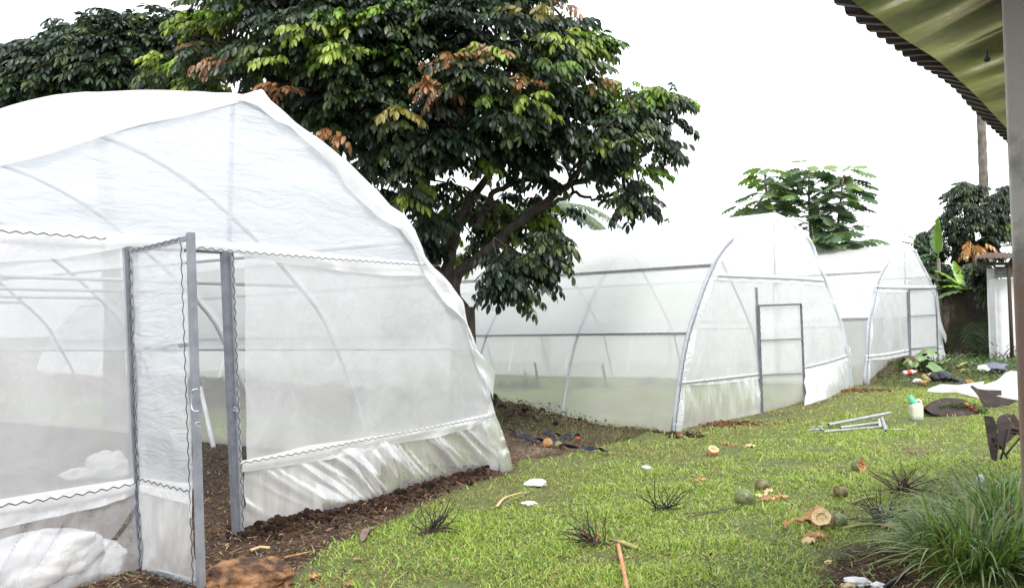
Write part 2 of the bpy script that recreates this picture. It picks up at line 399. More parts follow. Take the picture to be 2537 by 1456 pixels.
# loose film hanging along the right hand arch, in three gathers
outer = [(595, 236), (651, 220), (670, 247), (726, 298), (791, 345), (829, 373), (904, 441), (969, 509), (1002, 532), (1030, 570), (1053, 635), (1077, 663), (1119, 705), (1147, 747), (1161, 808), (1182, 862)]
inner = [(590, 246), (640, 262), (686, 300), (721, 315), (777, 366), (833, 415), (857, 462), (936, 537), (993, 570), (1022, 606), (1040, 650), (1056, 684), (1074, 712), (1110, 757), (1150, 790), (1172, 850)]
G1.ruled('film_fold', M['fold_film'], G1.px(outer, .06), G1.px(inner, .07), 120, 10, lambda a, b: .035*(ridged(a*7, b*1.2, 4.4, 2)-.3)*math.sin(math.pi*b)+.006*math.sin(a*60))
G1.ruled('film_fold', M['side_film'], G1.px([(1173, 858), (1200, 890), (1227, 919), (1226, 955), (1225, 989)], .05), G1.px([(1170, 860), (1185, 905), (1200, 940), (1208, 962), (1214, 975)], .08), 16, 4, lambda a, b: .02*math.sin(a*5+b*3))
G1.ruled('film_fold', M['net_film'], G1.px([(1161, 808), (1180, 862), (1203, 920), (1222, 1022)], .04), G1.px([(1150, 790), (1166, 860), (1186, 925), (1212, 1028)], .05), 30, 4, lambda a, b: .01*math.sin(a*25))
G1.ruled('film_fold', M['skirt_film'], G1.px([(1222, 1022), (1237, 1050), (1260, 1121), (1269, 1166)], .05), G1.px([(1190, 1048), (1205, 1080), (1235, 1130), (1240, 1172)], .07), 20, 6, lambda a, b: .02*ridged(a*5, b*3, 3, 2))
off = .095
G1.strip([G1.w(-3.0, ftop(-3), 0, off)]+G1.px([(0, 573), (100, 579), (200, 587), (262, 592)], off), w=.012, dp=.01, mat=M['fold_film'], r=.0033, amp=.008)
G1.strip(G1.px([(487, 613), (560, 621), (800, 640), (1054, 657)], off), w=.012, dp=.01, mat=M['fold_film'], r=.0033, amp=.008)
G1.strip([G1.w(-3.3, flow(-3.3), 0, off)]+G1.px(low_px, off), w=.014, dp=.01, mat=M['fold_film'], r=.0036, amp=.009)
G1.strip(G1.px([(597, 1147), (750, 1120), (900, 1090), (1222, 1030)], off), w=.013, dp=.01, mat=M['fold_film'], r=.0033, amp=.008)
# posts of the doorway and the king post above it
tube('king_post', G1.px([(577, 246), (572, 430), (568, 612)], -.03), .021, M['pipe_white'], G1.th)
def post(house, a, b, w, d, name, mat=None, off=0.0):
    P = house.px([a, b], off); V, F = beam_vf(P, house.N, w, d); return link_mesh(name, V, F, mat or M['post'], house.th)
post(G1, (559, 622), (590, 1348), .075, .05, 'door_post', off=.03)
post(G1, (571, 622), (598, 1328), .028, .05, 'door_post_lip', M['galv'], off=.045)
post(G1, (315, 611), (347, 1424), .045, .05, 'door_post', off=.03)
P = G1.px([(325, 612), (560, 624)], -.01); V, F = beam_vf(P, G1.N, .03, .05); link_mesh('lintel', V, F, M['post'], G1.th)
G1.strip(G1.px([(575, 626), (602, 1330)], .075), w=.018, dp=.012, name='post_channel')
G1.strip(G1.px([(325, 614), (352, 1415)], .065), w=.03, dp=.016, name='post_channel')
tube('wire_hook', [G1.px([(x, y)], .1)[0] for x, y in [(578, 1015), (588, 1020), (586, 1012), (580, 1008)]], .004, M['galv'], G1.th, n=5)
# the open door
YH, YF = 5.86, 5.36
hT, hB = P_depth(333, 614, YH), P_depth(361, 1419, YH)
fT, fB = P_depth(472, 578, YF), P_depth(499, 1459, YF)
dn = (fT-hT).cross(hB-hT).normalized()
if dn.dot(CAM-hT) < 0: dn = -dn
def dpt(a, b): return (hT.lerp(fT, a)).lerp(hB.lerp(fB, a), b)
mb = MB()
mb.add(*beam_vf([dpt(1, -.002), dpt(1, 1.004)], dn, .042, .04)); mb.add(*beam_vf([dpt(0, 0), dpt(0, 1)], dn, .035, .03))
for v, wd in ((.012, .03), (.315, .025), (.985, .03)): mb.add(*beam_vf([dpt(.03, v), dpt(.965, v)], dn, wd, .026))
door = mb.build('door', pbr('door_steel', (.24, .26, .30), (.34, .36, .40), rough=.4, metal=.25, scale=9), G1.th); door['label'] = 'open door of grey metal frame covered in white film'
def dpanel(name, mat, pts, na, nb, wr, seed, off):
    (a0, v0), (a1, v1), (a2, v2), (a3, v3) = pts
    def fn(i, j):
        a = (a0*(1-i)+a1*i)*(1-j)+(a3*(1-i)+a2*i)*j; v = (v0*(1-i)+v1*i)*(1-j)+(v3*(1-i)+v2*i)*j
        return dpt(a, v)+dn*(off+wr*(float(fbm(a*3+seed, v*7+a*2, seed, 4))-.5)*2)
    V, F = grid_vf(fn, na, nb); o = link_mesh(name, V, F, mat, G1.th, True); o.parent = door; o.matrix_parent_inverse = Matrix(); return o
for o in (dpanel('door_film', M['gable_film'], [(.03, .02), (.94, .02), (.96, .72), (.02, .72)], 26, 50, .02, 1, .02),
          dpanel('door_fold', M['fold_film'], [(.03, .705), (.96, .705), (.97, .765), (.02, .748)], 26, 5, .01, 2, .032),
          dpanel('door_skirt', M['skirt_far'], [(.02, .73), (.97, .735), (.97, .985), (.02, .985)], 40, 34, .035, 3, .022),
          dpanel('door_fold', M['fold_film'], [(.92, .7), (.985, .7), (.975, .80), (.93, .795)], 5, 8, .01, 6, .04)): pass
def door_wire(a, b, off=.028):
    Q = resample([a, b], max(8, int((a-b).length/.085*4))); T = (b-a).normalized(); S = T.cross(dn)
    W = [p+S*.009*(1, .15, -1, -.15)[i % 4]+dn*off for i, p in enumerate(Q)]
    o = tube('spring_wire', W, .0034, M['wire'], G1.th, n=4); o.parent = door
for a, b in ((dpt(.0, .01), dpt(.0, .99)), (dpt(.925, .02), dpt(.955, .98)), (dpt(.03, .012), dpt(.93, .012)), (dpt(.04, .71), dpt(.93, .727)), (dpt(.05, .985), dpt(.95, .985))): door_wire(a, b, .036)
hp = [P_plane(x, y, fT+dn*k, dn) for x, y, k in [(490, 963, .03), (478, 966, .06), (475, 975, .06), (474, 1000, .06), (478, 1016, .06), (493, 1019, .03)]]
o = tube('door_handle', smooth_path(hp, 24), .005, M['galv'], G1.th, n=6); o.parent = door
hp = [P_plane(x, y, fT+dn*k, dn) for x, y, k in [(497, 1046, .03), (486, 1046, .06), (486, 1055, .06), (498, 1056, .03)]]
o = tube('door_latch', smooth_path(hp, 14), .004, M['galv'], G1.th, n=6); o.parent = door

# ============ generic far greenhouse
def far_house(G, Lpx, Rpx, bays, upper_px, lowL_px, lowR_px, king, skirt_bot, mat_front, detail=1.0, off0=.0):
    G.bay = 2.05
    L = [G.loc(*p) for p in Lpx]; Rr = [G.loc(*p) for p in Rpx]; pk = L[0]
    L = [(L[-1][0]-.02, -.03)]+L[::-1][1:]; Rr = [pk]+Rr[:-1]+[(Rr[-1][0]+.02, -.03)]
    G.set_profile(L, Rr); Lg = bays*2.05
    for k in range(bays+1): G.arch(k*2.05, M['galv'] if k < 3 else M['pipe_white'], .024)
    for sd in (1, -1):
        u = G.uat(2.5, sd)-.03*sd; tube('shoulder_purlin', [G.w(u, 2.5, 0), G.w(u, 2.5, Lg)], .018, M['galv'], G.th)
        u = G.uat(1.42, sd)-.02*sd; tube('side_purlin', [G.w(u, 1.42, 0), G.w(u, 1.42, Lg)], .016, M['galv'], G.th)
    tube('ridge_pipe', [G.w(pk[0], G.hmax-.03, 0), G.w(pk[0], G.hmax-.03, Lg)], .018, M['pipe_white'], G.th)
    G.shell('roof_film', M['roof_film'], 2.5, 9, 0, -.03, Lg, nu=40, step=.2)
    for sd in (1, -1):
        G.shell('side_film', M['side_film'], 1.42, 2.5, sd, 0, Lg, nu=14, seed=4, step=.12, off=.012, sag=.006, wr=.006)
        G.shell('side_net', M['side_net'], -.05, 1.42, sd, 0, Lg, nu=12, seed=8, step=.12, off=.012, sag=.006, wr=.006)
    G.panel('end_film', M['side_film'], G.pu[0], G.pu[-1], lambda u: G.top(u), lambda u: -.05, d=Lg, nu=30, nv=10)
    for sd, on in ((-1, 1), (1, 0)):
        if on:
            for hh in (2.5, 1.42):
                u = G.uat(hh, sd); n = (G.e*sd+Vector((0, 0, .3))).normalized()
                G.strip([G.w(u+.045*sd, hh, 0), G.w(u+.045*sd, hh, Lg)], name='side_channel', nrm=n, w=.045 if hh > 2 else .035, dp=.02, period=.1, r=.004, mat=M['channel'])
    up = [G.loc(*p) for p in upper_px]; fu = sagfn(up)
    G.panel('gable_film', mat_front, G.uat(fu(-9), -1), G.uat(fu(9), 1), lambda u: max(G.top(u), fu(u)), fu, nu=50, nv=24, wr=.02, fx=.9, fy=2)
    lo = [G.loc(*p) for p in lowL_px+lowR_px]; fl = sagfn(lo)
    G.panel('front_film', mat_front, G.uat(fl(-9), -1), G.uat(fl(9), 1), lambda u: min(fu(u), G.top(u)), lambda u: min(fl(u), G.top(u)-.01), nu=60, nv=30, wr=.02, seed=3)
    G.strip(G.px(upper_px, .055), w=.018, period=.12, r=.004)
    for q in (lowL_px, lowR_px): G.strip(G.px(q, .055), w=.018, period=.12, r=.004)
    for q in (lowL_px, lowR_px):
        G.ruled('film_fold', M['fold_film'], G.px([(x, y-6) for x, y in q], .045), G.px([(x, y+8+3*math.sin(x)) for x, y in q], .045), 30, 3, lambda a, b: .01*math.sin(a*40))
    G.ruled('film_fold', M['fold_film'], G.px([(x, y-7) for x, y in upper_px], .045), G.px([(x, y+10) for x, y in upper_px], .045), 30, 3, lambda a, b: .01*math.sin(a*40))
    topw = [G.w(u, h, 0, .035) for u, h in lo]
    for side_pts, bt in zip((topw[:len(lowL_px)], topw[len(lowL_px):]), skirt_bot):
        B = [P_ground(x, y, -.02) for x, y in bt]
        G.ruled('skirt', M['skirt_far'], side_pts, B, 90, 22, lambda a, b, s=len(bt): skirt_fn(3.1*s, .05, 0, 2.5)(a, b)*math.sin(math.pi*min(1, b*1.1+.05)))
    # strip of channel down the left leg of the front arch, film wrapped round it
    k = [(u, h) for u, h in G.prof if u < pk[0]-.6 and h < G.hmax-.55]
    G.strip([G.w(u-.02, h, 0, .05) for u, h in k], name='arch_channel', w=.02, period=.16, r=.005)
    for a, b, r in king: tube('king_post', G.px([a, b], -.03), r, M['galv'], G.th)
    # film gathered over the front arch
    A = [G.w(u*1.008, h+.04, 0, .02) for u, h in G.prof]; B = [G.w(u*.955, h-.06-.03*math.sin(u*9), 0, .05) for u, h in G.prof]
    G.ruled('film_fold', M['gable_film'], A, B, 90, 5, lambda a, b: .02*math.sin(a*70)*b)

G2 = House(P_ground(1667, 1070), (.636, .771), 3.75, 'middle white plastic tunnel greenhouse with shut framed door, papaya-like saplings above it', 24, 11, 'L')
far_house(G2, [(1916, 530), (1862, 556), (1814, 590), (1779, 632), (1760, 668), (1736, 728), (1706, 818), (1692, 878), (1682, 939), (1667, 1070)],
          [(1961, 553), (2003, 592), (2031, 660), (2064, 745), (2087, 813), (2099, 878), (2112, 958)], 11,
          [(1779, 684), (1880, 688), (1980, 692), (2040, 697)],
          [(1688, 950), (1780, 940), (1881, 928)], [(1990, 912), (2050, 898), (2100, 882)],
          [((1918, 553), (1920, 700), .02), ((1920, 700), (1927, 925), .045)],
          [[(1667, 1072), (1740, 1055), (1800, 1043), (1885, 1026)], [(1993, 1008), (2050, 990), (2112, 960)]], M['net_film'])
post(G2, (1873, 712), (1886, 1028), .05, .04, 'door_post', off=.03)
def door_flat(G, tl, tr, br, bl, bars, label, off=.09, w=.03):
    P = G.px([tl, tr, br, bl], off); mb = MB()
    for a, b in ((0, 1), (1, 2), (2, 3), (3, 0)): mb.add(*beam_vf([P[a], P[b]], G.N, w, .03))
    for v in bars: mb.add(*beam_vf([P[0].lerp(P[3], v), P[1].lerp(P[2], v)], G.N, w*.8, .025))
    d = mb.build('door', M['post'], G.th); d['label'] = label
    G.ruled('door_film', M['side_net'], [P[0]-G.N*.02, P[1]-G.N*.02], [P[3]-G.N*.02, P[2]-G.N*.02], 16, 30, lambda a, b: .015*(float(fbm(a*4, b*9, 2))-.5)).parent = d
    for a, b in ((0, 1), (1, 2), (2, 3), (3, 0)):
        Q = resample([P[a], P[b]], 60); S = (P[b]-P[a]).normalized().cross(G.N)
        tube('spring_wire', [p+S*.012*(1, .1, -1, -.1)[i % 4]+G.N*.02 for i, p in enumerate(Q)], .0045, M['wire'], G.th, n=4).parent = d
    return d
door_flat(G2, (1879, 757), (1984, 753), (1995, 1021), (1888, 1026), (.32, .64), 'shut door in a thin dark frame', w=.03)

G3 = House(P_ground(2142, 957), (.636, .771), 3.7, 'far white plastic tunnel greenhouse next to the mossy wall', 20, 9, 'L')
far_house(G3, [(2246, 606), (2212, 634), (2196, 652), (2177, 688), (2169, 712), (2161, 756), (2151, 797), (2146, 883), (2142, 957)],
          [(2267, 624), (2284, 659), (2303, 694), (2315, 730), (2326, 790), (2334, 850), (2342, 905)], 9,
          [(2169, 712), (2220, 714), (2319, 714)],
          [(2146, 885), (2200, 879), (2252, 869)], [(2254, 865), (2300, 865), (2334, 862)],
          [((2242, 616), (2243, 712), .02), ((2265, 722), (2271, 860), .04)],
          [[(2142, 958), (2180, 945), (2252, 925)], [(2254, 925), (2300, 918), (2345, 912)]], M['net_film'])
post(G3, (2247, 722), (2254, 915), .05, .04, 'door_post', off=.03)
door_flat(G3, (2252, 717), (2318, 714), (2324, 906), (2256, 912), (.34, .75), 'shut door in a thin grey frame', w=.028)
G3.ruled('film_fold', M['side_film'], G3.px([(2316, 700), (2323, 745), (2335, 795), (2344, 833), (2340, 850)], .06), G3.px([(2312, 715), (2318, 760), (2324, 800), (2330, 822), (2334, 835)], .1), 20, 4, lambda a, b: .03*math.sin(a*8))
# tie cord at the foot of the middle house's right arch
tube('tie_cord', smooth_path(G2.px([(2099, 857), (2106, 862), (2104, 872), (2110, 879)], .1), 16), .012, M['fold_film'], G2.th, n=5)

# ------------------------------------------------------------------ mass builders
def inst_mesh(name, TV, TF, pos, mats, cols, mat, parent=None, smooth=False, shade=None):
    TV = np.asarray(TV, np.float32); TF = np.asarray(TF, np.int32); n = len(pos); k = len(TV)
    V = np.einsum('nij,kj->nki', mats, TV)+pos[:, None, :]
    F = (TF[None]+(np.arange(n)*k)[:, None, None]).reshape(-1, TF.shape[1])
    c = np.repeat(cols[:, None, :], k, 1)
    if shade is not None: c = c*np.asarray(shade, np.float32)[None, :, None]
    return link_mesh(name, V.reshape(-1, 3), F, mat, parent, smooth, c.reshape(-1, 3))
def frames(fwd, up):
    """rotation matrices with columns (side, fwd, up)"""
    f = fwd/np.linalg.norm(fwd, axis=1, keepdims=True); s = np.cross(f, up); s /= np.linalg.norm(s, axis=1, keepdims=True)+1e-9
    u = np.cross(s, f); return np.stack([s, f, u], 2)
def pick(palette, weights, n, jit=.15):
    p = np.array(palette, np.float32); i = RNG.choice(len(p), n, p=np.array(weights)/sum(weights))
    return p[i]*(1+RNG.uniform(-jit, jit, (n, 1)))*(1+RNG.uniform(-jit*.4, jit*.4, (n, 3)))
def in_poly(x, y, poly):
    r = np.zeros(len(x), bool); n = len(poly)
    for i in range(n):
        (x0, y0), (x1, y1) = poly[i], poly[(i+1) % n]
        c = ((y0 > y) != (y1 > y)) & (x < (x1-x0)*(y-y0)/((y1-y0) or 1e-9)+x0); r ^= c
    return r
def edge_dist(x, y, poly):
    d = np.full(len(x), 1e9); n = len(poly)
    for i in range(n):
        a, b = np.array(poly[i], float), np.array(poly[(i+1) % n], float); ab = b-a
        t = np.clip(((x-a[0])*ab[0]+(y-a[1])*ab[1])/(ab@ab+1e-9), 0, 1)
        d = np.minimum(d, np.hypot(x-a[0]-t*ab[0], y-a[1]-t*ab[1]))
    return d
def wpoly(pts): return [(lambda p: (p.x, p.y))(P_ground(x, y)) for x, y in pts]
gzv = np.vectorize(gz)

# ------------------------------------------------------------------ ground
GRASS = wpoly([(735, 1520), (700, 1430), (742, 1388), (830, 1345), (930, 1308), (1010, 1268), (1095, 1226), (1180, 1196), (1262, 1176), (1285, 1140), (1380, 1128), (1450, 1110), (1510, 1085),
               (1600, 1070), (1690, 1078), (1760, 1062), (1890, 1034), (2000, 1014), (2112, 970), (2190, 948), (2300, 938), (2480, 925), (2700, 925), (3100, 1200), (3100, 1600), (735, 1600)])
DIRT = wpoly([(2010, 1400), (2080, 1345), (2160, 1330), (2250, 1345), (2330, 1420), (2330, 1560), (1980, 1560), (1990, 1450)])
DIRT2 = wpoly([(2195, 1112), (2260, 1104), (2330, 1118), (2350, 1130), (2270, 1132), (2210, 1124)])
TAN = wpoly([(1250, 1105), (1330, 1098), (1420, 1100), (1470, 1108), (1400, 1125), (1290, 1140), (1255, 1140)])
def inhouse(G, x, y, m=0.0):
    dx, dy = x-G.O.x, y-G.O.y; u = dx*G.e.x+dy*G.e.y; d = dx*G.r.x+dy*G.r.y
    return (abs(u) < G.half-m) & (d > m) & (d < G.L)
B1 = [(p.x, p.y) for p in bot[:-1]]
def seg_dist(x, y, path):
    d = np.full(np.shape(x), 1e9)
    for (x0, y0), (x1, y1) in zip(path, path[1:]):
        ab = (x1-x0, y1-y0); t = np.clip(((x-x0)*ab[0]+(y-y0)*ab[1])/(ab[0]**2+ab[1]**2), 0, 1)
        d = np.minimum(d, np.hypot(x-x0-t*ab[0], y-y0-t*ab[1]))
    return d
g2c = G2.w(-G2.half, 0, 0)
def mound(x, y):
    d1 = seg_dist(x, y, B1); n = fbm(x*5, y*5, 2.2, 4)
    h = .085*np.exp(-((d1-.08)/.17)**2)*(.3+1.4*n)
    dx, dy = x-g2c.x, y-g2c.y; s = dx*G2.r.x+dy*G2.r.y; u = -(dx*G2.e.x+dy*G2.e.y)
    f = np.clip((s-1.0)/2.6, 0, 1)
    h2 = (.04+.36*f)*np.exp(-((u-.45)/(.22+.30*f))**2)*(.55+.9*fbm(x*2.5, y*2.5, 7, 4))*np.clip((s+.3)/.5, 0, 1)
    d3 = np.hypot((x-DP[0])/2.3, (y-DP[1])/1.2)                     # rubbish heap by the far house
    return h + h2 + .36*np.exp(-d3**2)*(.6+.8*fbm(x*2, y*2, 5, 4))
DP = (lambda p: (p.x, p.y+.6))(P_ground(2275, 942))
def gtop(x, y): return gzv(x, y)+mound(x, y)
# density of grass, 0..1
def grass_w(x, y):
    out = in_poly(x, y, GRASS); n = fbm(x*1.3, y*1.3, 4, 4); ed = edge_dist(x, y, GRASS)
    g = np.where(out, np.clip(ed/.16+n-.25, 0, 1), 0)
    for P, k in ((DIRT, 1.0), (DIRT2, .75)):
        i = in_poly(x, y, P); e = edge_dist(x, y, P); g = np.where(i, g*(1-k*np.clip(e/.18+(n-.5), 0, 1)), g)
    e1 = np.exp(-(seg_dist(x, y, B1)/.2)**2); g = g*(1-.9*e1)
    for P in (G2, G3): g = np.where(inhouse(P, x, y, .1), .55+.5*n, g)
    far = (y > 13) & ~out & ~inhouse(G1, x, y) & ~inhouse(G2, x, y) & ~inhouse(G3, x, y)
    g = np.where(far, .7*n*1.4, g)
    us = -((x-g2c.x)*G2.e.x+(y-g2c.y)*G2.e.y); ds = (x-g2c.x)*G2.r.x+(y-g2c.y)*G2.r.y; g = np.where((us > 0) & (us < 1.5+.6*n) & (ds > .2), g*.12, g)
    d3 = np.hypot((x-DP[0])/2.3, (y-DP[1])/1.2); g = g*(1-.8*np.exp(-d3**2))
    return np.clip(g, 0, 1)
def axis(lo, hi, step, far):
    a = list(np.arange(lo, hi+1e-6, step)); s = step; x = hi
    while x < far: s *= 1.35; x += s; a.append(x)
    s = step; x = lo
    while x > -far: s *= 1.35; x -= s; a.insert(0, x)
    return np.array(a)
gx, gy = axis(-4.5, 11, .06, 600), axis(4.6, 24, .06, 600)
GX, GY = np.meshgrid(gx, gy); fx, fy = GX.ravel(), GY.ravel()
Z = gtop(fx, fy) + np.where((abs(fx) < 30) & (abs(fy) < 40), .018*(fbm(fx*6, fy*6, 3, 4)-.5), 0)
gw = grass_w(fx, fy)
nn = fbm(fx*3.3, fy*3.3, 6, 4)[:, None]; n2 = fbm(fx*14, fy*14, 16, 3)[:, None]
soil = np.array([.062, .036, .024])*(.55+.9*nn)*(.6+.8*n2)
tan = np.array([.21, .150, .105])*(.7+.6*n2)
ti = in_poly(fx, fy, TAN)[:, None]*np.clip(edge_dist(fx, fy, TAN)/.4, 0, 1)[:, None]
ti2 = in_poly(fx, fy, DIRT2)[:, None]*np.clip(edge_dist(fx, fy, DIRT2)/.3, 0, .8)[:, None]
soil = soil*(1-ti)+tan*ti; soil = soil*(1-ti2)+tan*ti2
green = np.array([.105, .125, .034])*(.6+.8*n2)
col = soil*(1-gw[:, None])+green*gw[:, None]
nx = len(gx); idx = np.arange(len(fx)).reshape(len(gy), nx)
GF = np.stack([idx[:-1, :-1], idx[:-1, 1:], idx[1:, 1:], idx[1:, :-1]], -1).reshape(-1, 4)
mg, t_, o_ = mat_new('ground'); a_ = N(t_, 'ShaderNodeAttribute', attribute_name='Col'); b_ = N(t_, 'ShaderNodeBsdfPrincipled', Roughness=.9)
tc_ = N(t_, 'ShaderNodeTexCoord'); n_ = N(t_, 'ShaderNodeTexNoise', Scale=38, Detail=8, Roughness=.7); t_.links.new(tc_.outputs['Object'], n_.inputs['Vector'])
mr_ = N(t_, 'ShaderNodeMapRange'); mr_.inputs[3].default_value = .45; mr_.inputs[4].default_value = 1.6; t_.links.new(n_.outputs[0], mr_.inputs[0])
mm_ = N(t_, 'ShaderNodeVectorMath', operation='SCALE'); t_.links.new(a_.outputs['Color'], mm_.inputs[0]); t_.links.new(mr_.outputs[0], mm_.inputs['Scale'])
t_.links.new(mm_.outputs[0], b_.inputs['Base Color']); bp_ = N(t_, 'ShaderNodeBump', Strength=.9, Distance=.03); t_.links.new(n_.outputs[0], bp_.inputs['Height'])
t_.links.new(bp_.outputs[0], b_.inputs['Normal']); t_.links.new(b_.outputs[0], o_.inputs[0])
tag(link_mesh('ground', np.stack([fx, fy, Z], 1), GF, mg, None, True, col), kind='structure')
def gh(x, y): 
    x = np.atleast_1d(np.asarray(x, float)); y = np.atleast_1d(np.asarray(y, float)); return gtop(x, y)
def G_at(px, py, dz=0.0):
    d = ray(px, py); p = P_ground(px, py); t = (p.y-CAM.y)/d.y; h = 0.0
    if float(mound(np.array([p.x]), np.array([p.y]))[0]) > .01 or p.y > 14:
        a = t-3.0; step = .12                                   # walk along the sight line to the first earth it meets
        while a < t+.1:
            q = CAM+d*a
            if q.z <= float(gh(q.x, q.y)[0]): break
            a += step
        p = CAM+d*min(a, t)
    return Vector((p.x, p.y, float(gh(p.x, p.y)[0])+dz))

# ------------------------------------------------------------------ grass blades
def sample_field(n, y0, y1, pw, x_l=-.66, x_r=.64):
    a = RNG.random(n); q = 2-pw; Y = (y0**q+(y1**q-y0**q)*a)**(1/q); X = (x_l+(x_r-x_l)*RNG.random(n))*Y
    return X, Y
BT = np.array([(-.5, 0, 0), (.5, 0, 0), (-.42, .22, .45), (.42, .22, .45), (-.3, .52, .72), (.3, .52, .72), (0, 1.0, .80)], np.float32)
BF = [(0, 1, 3), (0, 3, 2), (2, 3, 5), (2, 5, 4), (4, 5, 6)]
def blades(name, X, Y, hgt, wid, cols, mat, lean=(.5, 1.2), z0=-.004):
    n = len(X); a = RNG.uniform(0, 2*np.pi, n); ln = RNG.uniform(*lean, n)
    pos = np.stack([X, Y, gh(X, Y)+z0], 1).astype(np.float32)
    m = np.zeros((n, 3, 3), np.float32); c, s = np.cos(a), np.sin(a)
    m[:, 0, 0] = c*wid; m[:, 1, 0] = s*wid
    m[:, 0, 1] = -s*hgt*ln; m[:, 1, 1] = c*hgt*ln; m[:, 2, 2] = hgt
    return inst_mesh(name, BT, BF, pos, m, cols, mat, None, True)
M['grass'] = leafmat('grass', rough=.42, trans=.35, spec=.45)
X, Y = sample_field(620000, 4.9, 24, 1.35)
gwt = grass_w(X, Y); keep = RNG.random(len(X)) < gwt*np.clip(.22+1.25*fbm(X*1.9, Y*1.9, 41, 5), 0, 1)*.85; X, Y = X[keep], Y[keep]; n = len(X)
pn = fbm(X*.8, Y*.8, 31, 5); dry = np.clip((pn-.44)*5+(Y-9)*.03, 0, .95); k = 1+np.clip(Y-6, 0, 12)*.07
near_e = np.exp(-(edge_dist(X, Y, GRASS)/1.3)**2)*.75*(Y > 9)
dry = np.clip(dry+near_e, 0, .9)
cg = pick([(.30, .41, .06), (.40, .50, .10), (.17, .26, .035), (.47, .54, .16), (.54, .50, .25), (.09, .14, .02)], [4, 3.2, 3, 2, .9, 1], n)
cd = pick([(.34, .34, .10), (.44, .37, .18), (.22, .27, .06), (.20, .13, .07)], [4, 3, 2.5, 2.2], n)
sel = RNG.random(n) < dry*.8; cg[sel] = cd[sel]
inside = inhouse(G2, X, Y) | inhouse(G3, X, Y) | (~in_poly(X, Y, GRASS))
hg = RNG.uniform(.014, .046, n)*(.45+1.2*vnoise(X*2.6, Y*2.6, 3)**1.3)*np.where(dry > .5, .6, 1)*np.where(inside, 1.5, 1)
tag(blades('grass', X, Y, hg.astype(np.float32), (RNG.uniform(.0038, .0095, n)*k).astype(np.float32), cg, M['grass'], lean=(.5, 2.4)),
    'short bright green lawn grass in front of the greenhouses', 'grass', kind='stuff')
print('blades', n)

# ------------------------------------------------------------------ clods and litter
def blob_template(seed, sub=2, amp=.35):
    import bmesh
    bm = bmesh.new(); bmesh.ops.create_icosphere(bm, subdivisions=sub, radius=1)
    V = np.array([v.co[:] for v in bm.verts]); F = np.array([[v.index for v in f.verts] for f in bm.faces]); bm.free()
    V *= (1-amp/2+amp*fbm(V[:, 0]*1.6+seed, V[:, 1]*1.6+5, V[:, 2]*1.6+5, 4))[:, None]
    return V, F
def rand_rot(n):
    q = RNG.normal(size=(n, 4)); q /= np.linalg.norm(q, axis=1, keepdims=True); w_, x, y, z = q.T
    return np.stack([np.stack([1-2*(y*y+z*z), 2*(x*y-w_*z), 2*(x*z+w_*y)], 1), np.stack([2*(x*y+w_*z), 1-2*(x*x+z*z), 2*(y*z-w_*x)], 1), np.stack([2*(x*z-w_*y), 2*(y*z+w_*x), 1-2*(x*x+y*y)], 1)], 1).astype(np.float32)
M['soil'] = leafmat('soil', rough=.95, trans=0.0, spec=.1)
def clods(name, X, Y, rad, label, pal, dz=.3):
    TV, TF = blob_template(3.1, 1, 1.3); n = len(X)
    m = rand_rot(n)*(rad[:, None, None]*RNG.uniform(.7, 1.3, (n, 1, 3))).astype(np.float32)
    pos = np.stack([X, Y, gh(X, Y)+rad*dz], 1).astype(np.float32)
    return tag(inst_mesh(name, TV, TF, pos, m, pick(pal, [1]*len(pal), n, .3), M['soil'], None, False), label, 'soil', kind='stuff')
SOILP = [(.036, .020, .014), (.024, .014, .010), (.055, .032, .022), (.014, .009, .007)]
bx = np.array(B1); seg = RNG.integers(0, len(bx)-1, 6000); t = RNG.random(6000)
P0 = bx[seg]*(1-t[:, None])+bx[seg+1]*t[:, None]; P0 += RNG.normal(0, .10, P0.shape)+np.array([.04, -.07])
clods('soil_clods', P0[:, 0], P0[:, 1], RNG.lognormal(-5.1, .65, 6000).clip(.0025, .038), 'dark brown soil clods along the foot of the near greenhouse skirt', SOILP)
s = RNG.uniform(-.6, 15, 5000); u = RNG.normal(.45, .32, 5000); f = np.clip(s/2, .35, 1); u = .1+(u-.1)*f
P0 = np.array([[g2c.x+G2.r.x*a-G2.e.x*b, g2c.y+G2.r.y*a-G2.e.y*b] for a, b in zip(s, u)])
clods('soil_heap', P0[:, 0], P0[:, 1], RNG.lognormal(-4.7, .6, 5000).clip(.004, .045), 'dark soil heaped against the side of the middle greenhouse', SOILP)
for pxx, pyy in ((2125, 968), (1810, 1050)):
    p = P_ground(pxx, pyy); q = RNG.normal(0, 1, (160, 2))*np.array([.35, .15])+np.array([p.x, p.y])
    clods('soil_patch', q[:, 0], q[:, 1], RNG.uniform(.008, .03, 160), 'reddish loose soil on the grass by the %s skirt corner' % ('far right' if pxx > 2000 else 'middle house left'), [(.12, .05, .028), (.16, .08, .045), (.07, .035, .02)])
